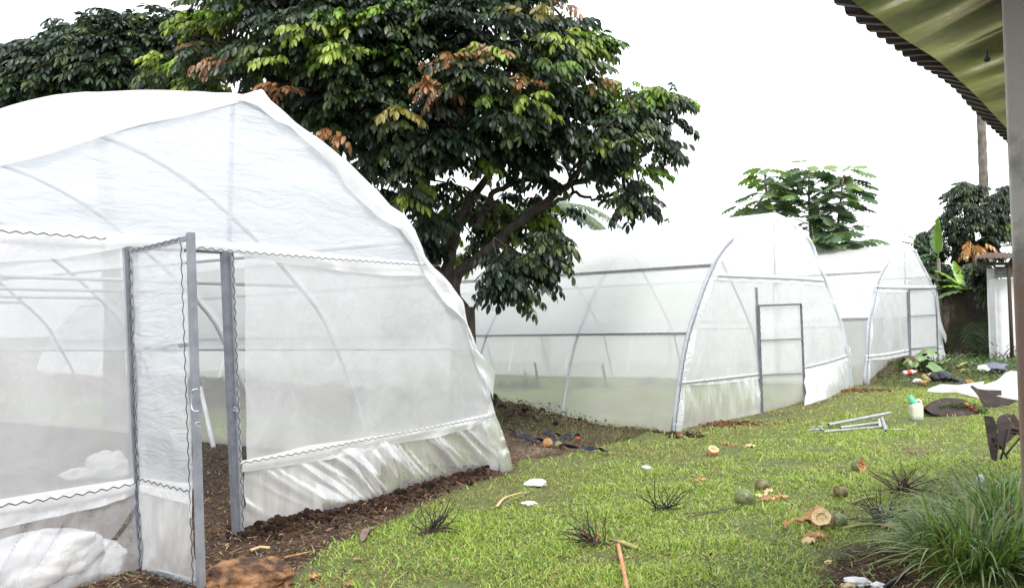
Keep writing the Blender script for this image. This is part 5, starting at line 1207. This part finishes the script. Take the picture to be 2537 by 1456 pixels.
coconut(2357, 1243, 34, 'coconut with orange top half hidden by lemongrass blades', 'coco_green', 'husk', (-.4, 0))
coconut(2318, 1322, 34, 'dull coconut half buried in the lemongrass clump', 'coco_brown', None, (1.0, 0))
coconut(1357, 1107, 22, 'left of two brown coconut husks on the tan soil by the navy strap', 'husk', None, (1.2, .5))
coconut(1382, 1109, 18, 'right of two brown coconut husks on the tan soil by the navy strap', 'coco_brown', None, (1.2, 1.5))
def shard(px_, py_, wpx, rot, label, mat='husk', lift=.02, curl=.5, asp=.5, group='husk shards on the lawn'):
    p = G_at(px_, py_, lift); L = wpx*scale_at(p)*1.25; V = []; nu_, nv_ = 10, 6; rnd = random.Random(int(px_*7+py_))
    for s_ in (0, 1):
        for j in range(nv_+1):
            for i in range(nu_+1):
                a, b = i/nu_-.5, j/nv_-.5; wd = asp*L*math.cos(a*2.9)**.5 if abs(a) < .5 else .1*L; x, y = a*L, b*wd*(1+.2*math.sin(i*2.1+j))
                z = -curl*L*(a*a*1.2+b*b*.9*asp*2)+curl*L*.25+s_*.008+.01*math.sin(i*1.7+px_); ca, sa_ = math.cos(rot), math.sin(rot); V.append(p+Vector((x*ca-y*sa_, x*sa_+y*ca, z)))
    q = (nu_+1)*(nv_+1); F = [[j*(nu_+1)+i, j*(nu_+1)+i+1, (j+1)*(nu_+1)+i+1, (j+1)*(nu_+1)+i] for j in range(nv_) for i in range(nu_)]; F += [[k+q for k in f[::-1]] for f in F]
    o = link_mesh('husk_shard', [v-p for v in V], F, M[mat], None, True); o.location = p; return tag(o, label, 'husk', group)
for a in ((1905, 1222, 24, .3, 'small pale husk shard nearest the small green and brown coconut', 'husk_pale'), (1880, 1234, 20, 2, 'small husk shard between the two green coconuts and the curved shards', 'husk_pale'), (1897, 1231, 14, 1, 'tiny pale husk chip behind the long curved shard', 'husk_pale'),
          (1902, 1242, 34, .1, 'long curved orange husk shard right of the round green coconut', 'husk'), (1935, 1236, 32, -.1, 'orange curved husk shard at the right end of its row', 'husk'),
          (1990, 1298, 60, .15, 'long stringy orange husk strip left of the opened coconut', 'husk', .03, .3, .3), (2030, 1284, 40, .9, 'upright ragged husk shard standing behind the opened coconut', 'husk', .06, .9, .8), (2012, 1294, 34, 2.5, 'crumpled husk shard leaning on the opened coconut', 'husk', .05, .9, .8),
          (2020, 1336, 44, -.2, 'broad orange husk shard just below the opened coconut', 'husk', .03, .6, .6), (2004, 1346, 32, .4, 'pale yellowish husk shard, lowest of the pile', 'husk_pale', .02, .5, .6), (1947, 1310, 22, 1.3, 'brown husk sliver standing left of the shard pile', 'husk', .04, .6, .5),
          (1735, 1193, 26, .1, 'tan husk flake in mid lawn above the spread twig stalk', 'husk'), (1795, 1102, 18, .2, 'first of three pale husk flakes right of the torn husk', 'husk'), (1858, 1108, 22, .1, 'broadest pale husk flake right of the torn husk', 'husk_pale'), (1818, 1106, 14, .5, 'small middle husk flake right of the torn husk', 'husk'),
          (778, 1434, 26, .5, 'rust red curled leaf scrap right of the big rock', 'husk', .02, .6, .7), (865, 1454, 22, .2, 'orange scrap at the very bottom edge of the lawn', 'husk'), (2205, 1308, 30, .2, 'brown husk strip by the blackened coconut stalk', 'husk')):
    shard(*a)

# white scraps on the lawn
def scrap(px_, py_, w_, d_, h_, label, mat='white_bit', seed=1.0, name='plastic_scrap', cat='scrap', group=None):
    p = G_at(px_, py_, .01); k = scale_at(p); return lump(name, p, (w_*k*.5, d_*k*.5, h_*k*.6), M[mat], label, cat, seed, 1.0, 4, group)
scrap(1328, 1203, 52, 50, 17, 'rounded white plastic scrap on the lawn beyond the near skirt corner', seed=2.2)
scrap(1312, 1250, 40, 30, 9, 'flat white plastic scrap beside the dry palm leaf piece', seed=3.3)
scrap(1602, 1161, 22, 24, 9, 'small white scrap in mid lawn below the torn husk', seed=4.3)
scrap(2128, 1447, 62, 60, 18, 'crumpled white paper scrap at the bottom edge', seed=5.1)
scrap(2178, 1456, 40, 40, 16, 'torn white paper scrap right beside the black tube', seed=6.1)
scrap(2100, 1456, 36, 36, 14, 'tan paper scrap left of the crumpled white one', 'husk_pale', seed=7.1)
scrap(2052, 1395, 18, 20, 10, 'small tan stone on the bare soil above the paper scraps', 'husk_pale', seed=7.7)
scrap(2430, 1196, 22, 20, 24, 'crumpled whitish scrap among the grass below the rusty plates', seed=8.1)
scrap(1684, 1083, 22, 18, 14, 'little grey brown stone at the corner of the middle greenhouse', 'rock', seed=9.1, name='stone', cat='stone')
scrap(1432, 1088, 14, 12, 8, 'small bright red scrap on the soil at the strap end', 'red_bit', seed=9.6)
tag(tube('black_tube', [G_at(2192, 1462, .02), G_at(2243, 1432, .03)], .014, M['black_bag'], None, n=10), 'short black tube by the paper scraps at the bottom', 'tube')
# dry palm leaf piece
p = G_at(1240, 1256, .02); th = thing('dry_palm_leaf', p, 'dry pale palm leaf piece with white rib on the lawn', 'plant debris')
tube('leaf_rib', smooth_path([G_at(1231, 1262, .03), G_at(1250, 1243, .04), G_at(1285, 1232, .04), G_at(1312, 1224, .03)], 14), [.016-.0009*i for i in range(15)], M['husk_pale'], th, n=7, flat=.6)
mb = MB()
for k in range(26):
    a, b = G_at(1236+k*2.9, 1256-k*1.3, .02), G_at(1262+k*2.2+random.uniform(-5, 8), 1252-k*1.1+random.uniform(-12, 6), .02); s_ = Vector((.004, .003, 0)); mb.add([a-s_, a+s_, b], [[0, 1, 2]])
mb.build('leaflets', pbr('straw', (.35, .33, .16), (.45, .42, .25), scale=9), th)
tag(tube('bark_strip', smooth_path([G_at(897, 1346, .02), G_at(905, 1330, .05), G_at(920, 1320, .04), G_at(933, 1312, .03)], 10), [.012, .026, .032, .034, .034, .03, .028, .024, .02, .014, .008], pbr('grey_bark', (.12, .08, .06), (.24, .17, .13), scale=14), None, n=8, flat=.35), 'curved grey brown bark strip on the lawn edge near the dark twigs', 'bark')
for (pts, r, m, lb) in (([(705, 1392), (735, 1386), (770, 1378)], .008, 'husk', 'thin tan stick pointing right just above the rock'), ([(622, 1374), (645, 1366), (668, 1368)], .012, 'husk_pale', 'short pale wood chip stick on the soil behind the rock'),
                        ([(1700, 1292), (1780, 1275), (1860, 1256), (1890, 1249)], .0045, 'wire', 'long thin dark stick crossing the lawn below the round green coconut'), ([(1700, 1280), (1750, 1279), (1800, 1280)], .003, 'twig_brown', 'short grey stick lying under the long dark one'),
                        ([(2105, 1140), (2150, 1168), (2205, 1212)], .005, 'twig_brown', 'long bare twig arching over to the brown twig tangle')):
    tag(tube('stick', [G_at(a, b, .035) for a, b in pts], r, M[m], None, n=6), lb, 'stick')

# navy webbing strap
P = [[(1259, 1071), (1296, 1087), (1348, 1101), (1384, 1099)], [(1338, 1071), (1371, 1083), (1400, 1087), (1437, 1087)], [(1384, 1099), (1399, 1113), (1455, 1120), (1485, 1123), (1509, 1127)]]
th = thing('webbing_strap', G_at(1384, 1100), 'long navy webbing strap snaking over the soil between the greenhouses', 'strap')
for k, q in enumerate(P):
    Q = smooth_path([G_at(a, b, .035) for a, b in q], 40); V = []
    for i, c_ in enumerate(Q):
        T = (Q[min(i+1, 40)]-Q[max(i-1, 0)]).normalized(); S = T.cross(Vector((0, 0, 1))).normalized(); tw = .9*math.sin(i*.31+k*2); S = S*math.cos(tw)+Vector((0, 0, 1))*math.sin(tw); V += [c_-S*.036+Vector((0, 0, .02)), c_+S*.036+Vector((0, 0, .02))]
    link_mesh('webbing', V, [[2*i, 2*i+1, 2*i+3, 2*i+2] for i in range(40)], M['navy'], th)

# galvanised pipes left on the lawn
def pipe(a, b, r, lb, za=.03, zb=.03):
    A_, B_ = G_at(*a, za), G_at(*b, zb); th = thing('steel_pipe', A_, lb, 'pipe', 'galvanised pipe offcuts on the lawn'); d = (B_-A_).normalized()
    V, F = tube_vf([A_, B_], r, 14, False); V2, F2 = tube_vf([A_+d*.001, B_-d*.001], r*.82, 14, False); mb = MB(); mb.add(V, F); mb.add(V2, [f[::-1] for f in F2])
    for e, o in ((0, 0), (14, 14)): mb.F += [[e+k, e+(k+1) % 14, 28+o+(k+1) % 14, 28+o+k] for k in range(14)]
    link_mesh('pipe', mb.V, mb.F, M['steel'], th, True); V3, F3 = tube_vf([A_+d*.02, B_-d*.02], r*.8, 14); link_mesh('pipe_inside', V3, F3, M['black'], th)
pipe((2053, 1060), (2204, 1042), .024, 'longest pipe lying across the top of the stack', .05, .12)
pipe((2082, 1064), (2180, 1055), .022, 'second long pipe just below the top one', .03, .05)
pipe((2041, 1073), (2198, 1061), .018, 'lowest long pipe nearest the camera', .025, .03)
pipe((2196, 1072), (2186, 1050), .024, 'short thick pipe pointing towards the camera at the right end', .03, .09)
pipe((2179, 1049), (2181, 1062), .02, 'short upright looking pipe left of the thick one', .06, .03)
for a, b, lb in (((2026, 1060), (2041, 1059), 'uppermost short offcut at the left end of the pipes'), ((2034, 1062), (2040, 1069), 'offcut slanting down at the left end of the pipes'), ((2017, 1067), (2029, 1064), 'offcut crossing its neighbour left of the pipes'), ((2003, 1069), (2017, 1067), 'leftmost thin offcut by the pipes'),
                 ((2008, 1064), (2017, 1061), 'tiny offcut behind the leftmost one'), ((2021, 1068), (2030, 1066), 'stubby offcut under its neighbours left of the pipes'), ((2211, 1067), (2243, 1066), 'thin separate pipe offcut right of the stack')):
    pipe(a, b, .012, lb, .02, .02)

# jug with a green cup on top
p = G_at(2271, 1040); k = scale_at(p)*1.0; th = thing('plastic_jug', p, 'milky plastic jug with a mint green cup over its spout', 'jug'); X_, Z_ = _X0, Vector((0, 0, 1)); Yv = Vector((0, 1, 0))
def box_round(c, hx, hy, h, name, mat, parent):
    V = []; n_ = 24
    for z, s_ in ((0, .86), (.02, .98), (.3, 1), (.5, 1.0), (.72, 1.02), (.86, .98), (.94, .86), (1.0, .62)):
        for i in range(n_):
            a = 2*math.pi*i/n_; ca, sa_ = math.cos(a), math.sin(a); V.append(c+X_*(hx*s_*abs(ca)**.5*(1 if ca > 0 else -1))+Yv*(hy*s_*abs(sa_)**.5*(1 if sa_ > 0 else -1))+Z_*(h*z))
    F = [[j*n_+i, j*n_+(i+1) % n_, (j+1)*n_+(i+1) % n_, (j+1)*n_+i] for j in range(7) for i in range(n_)]+[list(range(n_))[::-1], [7*n_+i for i in range(n_)]]
    return link_mesh(name, V, F, mat, parent, True)
box_round(p, 15*k, 11*k, 42*k, 'body', M['jug'], th)
tube('handle', smooth_path([p+X_*(-2*k)+Z_*(38*k), p+X_*(0*k)+Z_*(46*k), p+X_*(6*k)+Z_*(49*k), p+X_*(12*k)+Z_*(46*k), p+X_*(12*k)+Z_*(34*k)], 20), [2.6*k]*21, M['jug'], th, n=10)
tube('neck', [p+X_*(-7*k)+Z_*(40*k), p+X_*(-9*k)+Z_*(48*k)], [6*k, 5*k], M['jug'], th, n=14)
tube('cup', [p+X_*(-7*k)+Z_*(41*k), p+X_*(-8*k)+Z_*(44*k), p+X_*(-14*k)+Z_*(61*k)], [7.6*k, 7.5*k, 4.6*k], M['cup'], th, n=20)

# rusted iron parts at the right
def plate(name, px_pts, Y, th_, mat, parent, tiltv=(0, 1, 0), N_=None):
    P0_ = P_depth(*px_pts[0], Y); n_ = Vector(N_ or (0, -1, .2)).normalized(); P = [P_plane(a, b, P0_, n_) for a, b in px_pts]; m = len(P)
    V = P+[q-n_*th_ for q in P]; F = [list(range(m)), [m+i for i in range(m)][::-1]]+[[i, (i+1) % m, m+(i+1) % m, m+i][::-1] for i in range(m)]
    o = link_mesh(name, V, F, M[mat], parent); b = o.modifiers.new('edge', 'BEVEL'); b.width = .004; b.segments = 2; return o
p = G_at(2350, 1030); th = thing('iron_cover', p, 'curved rusty iron cover lying in the grass with moss and cuttings on it', 'scrap iron')
V = []; nu_, nv_ = 30, 12
arc_t = [(2296, 1012), (2300, 1002), (2315, 994), (2340, 987), (2365, 988), (2392, 992), (2412, 1004), (2430, 1022), (2444, 1034)]; arc_b = [(2296, 1016), (2310, 1026), (2335, 1031), (2360, 1033), (2385, 1034), (2410, 1035), (2430, 1038), (2440, 1040), (2448, 1042)]
A_ = resample([P_depth(a, b, p.y+.25) for a, b in arc_t], nu_); B_ = resample([P_depth(a, b, p.y-.05) for a, b in arc_b], nu_); Cb = [Vector((q.x+.02, p.y+.62, float(gh(q.x, p.y+.62)[0])-.02)) for q in A_]
V = []
for i in range(nu_+1):
    for t in (0, .33, .66, 1): V.append(B_[i].lerp(A_[i], t)+Vector((0, .03*math.sin(t*3), 0)))
    for t in (.3, .65, 1): V.append(A_[i].lerp(Cb[i], t)+Vector((0, 0, .10*math.sin(t*math.pi)*math.sin(math.pi*i/nu_))))
F = [[7*i+j, 7*i+j+1, 7*i+8+j, 7*i+7+j] for i in range(nu_) for j in range(6)]; o = link_mesh('cover', V, F, M['iron'], th, True); sm = o.modifiers.new('thick', 'SOLIDIFY'); sm.thickness = .008
x_ = RNG.uniform(2325, 2445, 2600); c_ = np.array([tuple(P_depth(a, 1020-18*math.sin((a-2300)/150*3.1)+RNG.uniform(-6, 14), p.y+RNG.uniform(.1, .35))) for a in x_], np.float32)
TV, TF = leaflet(1, .3, .1, .4); n = len(c_); m = (frames(np.stack([RNG.normal(0, 1, n), RNG.normal(-.3, .6, n), RNG.normal(.3, .5, n)], 1), np.stack([RNG.normal(0, .3, n), RNG.normal(0, .3, n), np.ones(n)], 1))*RNG.uniform(.015, .05, n)[:, None, None]).astype(np.float32)
inst_mesh('moss', TV, TF, c_, m, pick([(.06, .13, .02), (.10, .18, .03), (.12, .07, .04), (.04, .07, .02)], [3, 2, 1, 2], n, .2), M['leaf'], th)['kind'] = 'stuff'
for i, (a, b, c2) in enumerate(((2406, 1008, 'red_bit'), (2414, 1014, 'red_bit'), (2396, 1000, 'orange_bit'))):
    q = P_depth(a, b, p.y+.15); q.z -= .02; lump('dead_flower', q, (.045, .03, .035), M[c2], '', '', 3.3+i, 1.2, 3, parent=th)
p = G_at(2460, 1006); th = thing('plough_blade', p, 'dark plough-like iron blade standing in front of the white sheeting', 'scrap iron')
plate('blade', [(2404, 956), (2409, 954), (2422, 962), (2441, 965), (2481, 966), (2482, 978), (2466, 979), (2490, 985), (2524, 991), (2500, 1003), (2452, 1008), (2436, 1003), (2428, 986), (2418, 972)], p.y, .02, 'iron', th, N_=(-.25, -1, .45))
plate('blade_rib', [(2418, 966), (2440, 969), (2480, 970), (2480, 976), (2440, 975), (2424, 974)], p.y-.04, .03, 'iron', th, N_=(-.25, -1, .45))
p = G_at(2470, 1142); Yp = p.y; th = thing('iron_scrap', p, 'upright heap of rusty drilled iron plates and a broken rim by the pillar', 'scrap iron')
plate('iron_plate', [(2438, 1031), (2442, 1029), (2460, 1031), (2463, 1036), (2470, 1056), (2473, 1114), (2470, 1142), (2457, 1139), (2448, 1099), (2441, 1050)], Yp, .014, 'iron', th, N_=(-.35, -1, .15))
plate('iron_plate', [(2466, 1050), (2500, 1037), (2512, 1048), (2520, 1074), (2484, 1108), (2472, 1100), (2474, 1066)], Yp+.12, .012, 'iron', th, N_=(.3, -1, .35))
plate('iron_plate', [(2468, 1045), (2476, 1030), (2496, 1022), (2506, 1028), (2484, 1050)], Yp+.25, .012, 'iron', th, N_=(.2, -1, .6))
plate('iron_plate', [(2500, 1030), (2512, 1024), (2530, 1050), (2534, 1090), (2518, 1070)], Yp+.3, .012, 'rust_sheet', th, N_=(-.5, -1, .2))
c0 = P_depth(2512, 1106, Yp+.1)
for r_i, rad in enumerate((.20, .16)):
    tube('rim', [c0+Vector((math.cos(a)*rad, .25*math.sin(a)*rad, math.sin(a)*rad)) for a in np.linspace(.2, 3.3, 26)], .022 if r_i == 0 else .012, M['iron'], th, n=8)
for j, (a, b) in enumerate((((2478, 1140), (2502, 1062)), ((2505, 1150), (2475, 1098)), ((2492, 1126), (2530, 1080)))):
    tube('iron_bar', [P_depth(*a, Yp+.05*j), P_depth(*b, Yp+.1+.05*j)], .012, M['iron'], th, n=7)
for a, b in ((2462, 1090), (2468, 1102), (2460, 1086)):
    q = P_plane(a, b, P_depth(2438, 1031, Yp), Vector((-.35, -1, .15)).normalized()); tube('bolt_hole', [q+Vector((0, -.010, 0)), q+Vector((0, .003, 0))], .012, M['black'], th, n=12)
q = G_at(2446, 1140); lump('stone', q, (.03, .03, .035), M['husk_pale'], 'pale tan stone at the foot of the rusty iron plates', 'stone', 3.1, .6, 3)

# white sheeting thrown on the grass at the right
th = thing('white_sheeting', G_at(2440, 980), 'large white sheeting thrown over the grass at the right', 'sheeting')
def drape(name, front, back, na, nb, amp, seed):
    A_, B_ = resample(front, na), resample(back, na); V = []
    for j in range(nb+1):
        for i in range(na+1):
            b = j/nb; q = A_[i].lerp(B_[i], b); q.z += amp*(ridged(i*.09+b*1.2, b*1.6, seed, 2)-.25)*(.25+b)*math.sin(math.pi*min(1, b+.02))**.5+amp*1.2*(float(fbm(i*.08, b*2, seed))-.5)*math.sin(math.pi*b); q.z = max(q.z, float(gh(q.x, q.y)[0])+.015); V.append(q)
    return link_mesh(name, V, [[j*(na+1)+i, j*(na+1)+i+1, (j+1)*(na+1)+i+1, (j+1)*(na+1)+i] for j in range(nb) for i in range(na)], M['white_sheet'], th, True)
drape('sheet', [G_at(2425, 990, .02), G_at(2450, 996, .02), G_at(2490, 994, .02), G_at(2600, 992, .02)], [P_depth(2436, 955, 16.2), P_depth(2468, 944, 16.2), P_depth(2490, 924, 16.2), P_depth(2504, 918, 16.2), P_depth(2620, 926, 16.3)], 60, 24, .10, 2.2)
drape('sheet_tail', [G_at(2298, 972, .02), G_at(2330, 975, .02), G_at(2370, 974, .02), G_at(2430, 990, .02)], [G_at(2300, 967, .04), G_at(2330, 960, .07), G_at(2370, 960, .05), G_at(2440, 958, .12)], 50, 10, .05, 5.1)

# rubbish on the heap by the far greenhouse
def bottle(px_, py_, L, r, az, label, cols, cat='bottle'):
    p = G_at(px_, py_, .06); th = thing('bottle', p, label, cat, 'rubbish on the heap'); d = Vector((math.cos(az), math.sin(az), .12)); a = p-d*L/2
    tube('body', [a, a+d*L*.62, a+d*L*.78, a+d*L*.9], [r, r, r*.5, r*.42], M[cols[0]], th, n=12); tube('label_band', [a+d*L*.2, a+d*L*.5], r*1.03, M[cols[1]], th, n=12); tube('cap', [a+d*L*.9, a+d*L], r*.5, M[cols[1]], th, n=10)
bottle(2256, 930, .34, .06, .1, 'white bottle with red band on the left of the heap', ('white_bit', 'red_bit'))
bottle(2308, 938, .24, .055, 1.9, 'white bottle with red band in the middle of the heap', ('white_bit', 'red_bit'))
p = G_at(2301, 950, .05); th = thing('tin_can', p, 'open rusty grey tin can pointing at the camera on the heap', 'can', 'rubbish on the heap'); tube('can', [p, p+Vector((-.03, .2, .1))], .06, M['stub'], th, n=14); tube('can_inside', [p+Vector((0, -.002, 0)), p+Vector((0, .01, 0))], .05, M['black'], th, n=14)
for a in ((2332, 946, 46, 60, 26, 'shiny black plastic bag at the right of the heap', 'black_bag', 1.1), (2274, 950, 24, 24, 12, 'small white plastic scrap low on the heap', 'white_bit', 2.1), (2289, 956, 22, 22, 14, 'round orange brown fruit husk at the foot of the heap', 'husk', 3.1), (2402, 953, 18, 18, 14, 'round reddish fruit on the grass right of the heap', 'husk', 4.1),
          (2376, 952, 34, 30, 16, 'dark crushed bag on the grass right of the heap', 'black_bag', 5.1), (2462, 922, 60, 60, 22, 'grey blue crumpled bag by the white shed', 'grey_bag', 6.1), (2437, 922, 28, 30, 20, 'small whitish bag left of the grey blue bag', 'white_bit', 7.1), (2385, 921, 14, 14, 8, 'tiny pinkish scrap in the weeds by the wall', 'husk_pale', 8.1),
          (2255, 914, 60, 60, 26, 'mound of brown roots at the left top of the heap', 'twig_brown', 9.1)):
    scrap(a[0], a[1], a[2], a[3], a[4], a[5], a[6], a[7], name='rubbish', cat='rubbish', group='rubbish on the heap')
for (a, b, r, lb) in (((2366, 902), (2385, 878), .035, 'left thick cut banana stalk leaning on the mossy wall'), ((2371, 904), (2404, 874), .028, 'longer thin cut banana stalk leaning on the mossy wall'), ((2372, 914), (2396, 898), .03, 'lowest cut banana stalk lying in the weeds')):
    A_ = G_at(*a, .05); B_ = P_depth(*b, A_.y+.3); tag(tube('banana_stalk', [A_, A_.lerp(B_, .5)+Vector((0, 0, .02)), B_], [r, r, r*.8], M['stub'], None, n=10), lb, 'stalk', 'cut banana stalks')
for i, (a, b, w_, az, lb) in enumerate(((2268, 915, .30, .3, 'folded green banana leaf at the top left of the heap'), (2292, 912, .3, 1.0, 'broad pale green banana leaf piece at the top of the heap'), (2310, 922, .34, .1, 'dark green curled banana leaf piece in the middle of the heap'), (2246, 922, .2, 2.2, 'small banana leaf scrap by the white bottle'), (2330, 930, .24, .8, 'banana leaf scrap over the black bag'))):
    p = G_at(a, b, .16); w_ *= 1.1; V = []; ca, sa_ = math.cos(az), math.sin(az)
    for j in range(9):
        for q in range(13):
            u_, v_ = q/12-.5, j/8-.5; V.append(p+Vector(((u_*ca-v_*sa_)*w_*1.8, (u_*sa_+v_*ca)*w_, .09*math.cos(v_*5+i)+.05*math.sin(u_*7+i*2)+.02*math.sin(u_*30)))) 
    o = link_mesh('banana_leaf', [v-p for v in V], [[j*13+q, j*13+q+1, (j+1)*13+q+1, (j+1)*13+q] for j in range(8) for q in range(12)], pbr('cut_leaf', (.10+.04*(i % 2), .19, .06), (.16, .26, .10), rough=.4, scale=5), None, True); o.location = p; tag(o, lb, 'leaf', 'cut banana leaves on the heap')

# shrubs filling in above the wall
for i, (ol, Y_, n_, lb) in enumerate((([(2235, 655), (2290, 640), (2340, 650), (2360, 690), (2400, 700), (2400, 728), (2320, 732), (2290, 700)], 30.2, 120, 'dark bushy shrub behind the mossy wall, right of the far greenhouse arch'), ([(2400, 650), (2450, 655), (2466, 700), (2466, 735), (2446, 745), (2438, 712), (2410, 690)], 26.9, 60, 'dark hanging shrub at the wall end beside the white shed'))):
    x, y, dy, pts = fill_outline(ol, Y_, .8, n_, gap=.1, gs=25, seed=i+12); b = P_depth(ol[2][0]+20, 700, Y_); b = Vector((b.x, Y_, gz(b.x, Y_))); th = thing('shrub', b, lb, 'shrub')
    foliage('crown', pts, b+Vector((0, 0, 1.5)), pick(DARK+[(.06, .10, .03)], [3, 3, 2, 3, 2], len(pts), .25), .32, [compound(3, .5, .8, .9, 31, .36), compound(4, .4, 1, .7, 32, .34)], th, per=6)
    mb = MB()
    for k in range(4): mb.add(*tube_vf([b-Vector((0, 0, .05)), b+Vector((random.uniform(-.5, .5), 0, 1.2)), Vector(pts[k*7])], [.04, .03, .012], 6))
    mb.build('stems', M['bark'], th)

# dry stems and cut grass between the lemongrass and the rusty plates, coarse bits on the lawn
P0 = np.array([(P_ground(RNG.normal(2290, 60), RNG.normal(1205, 16)))[:2] for _ in range(900)])
tag(blades('dry_stems', P0[:, 0], P0[:, 1], RNG.uniform(.03, .07, 900).astype(np.float32), RNG.uniform(.002, .005, 900).astype(np.float32), pick([(.10, .06, .04), (.26, .22, .12), (.04, .025, .02)], [3, 2, 3], 900, .2), M['grass'], lean=(2, 6)),
    'dry stems and dead grass lying behind the lemongrass', 'straw', kind='stuff')
X, Y = sample_field(9000, 4.9, 18, 1.3); kp = in_poly(X, Y, GRASS) & (fbm(X*1.1, Y*1.1, 77, 3) > .45); X, Y = X[kp], Y[kp]; n = len(X)
tag(blades('broad_grass', X, Y, RNG.uniform(.03, .075, n).astype(np.float32), (RNG.uniform(.008, .016, n)*(1+np.clip(Y-6, 0, 12)*.05)).astype(np.float32), pick([(.20, .36, .05), (.30, .46, .09), (.42, .52, .16)], [3, 3, 1.5], n, .15), M['grass'], lean=(.8, 2.2)),
    'broad leaved grass tufts standing through the lawn', 'grass', kind='stuff')
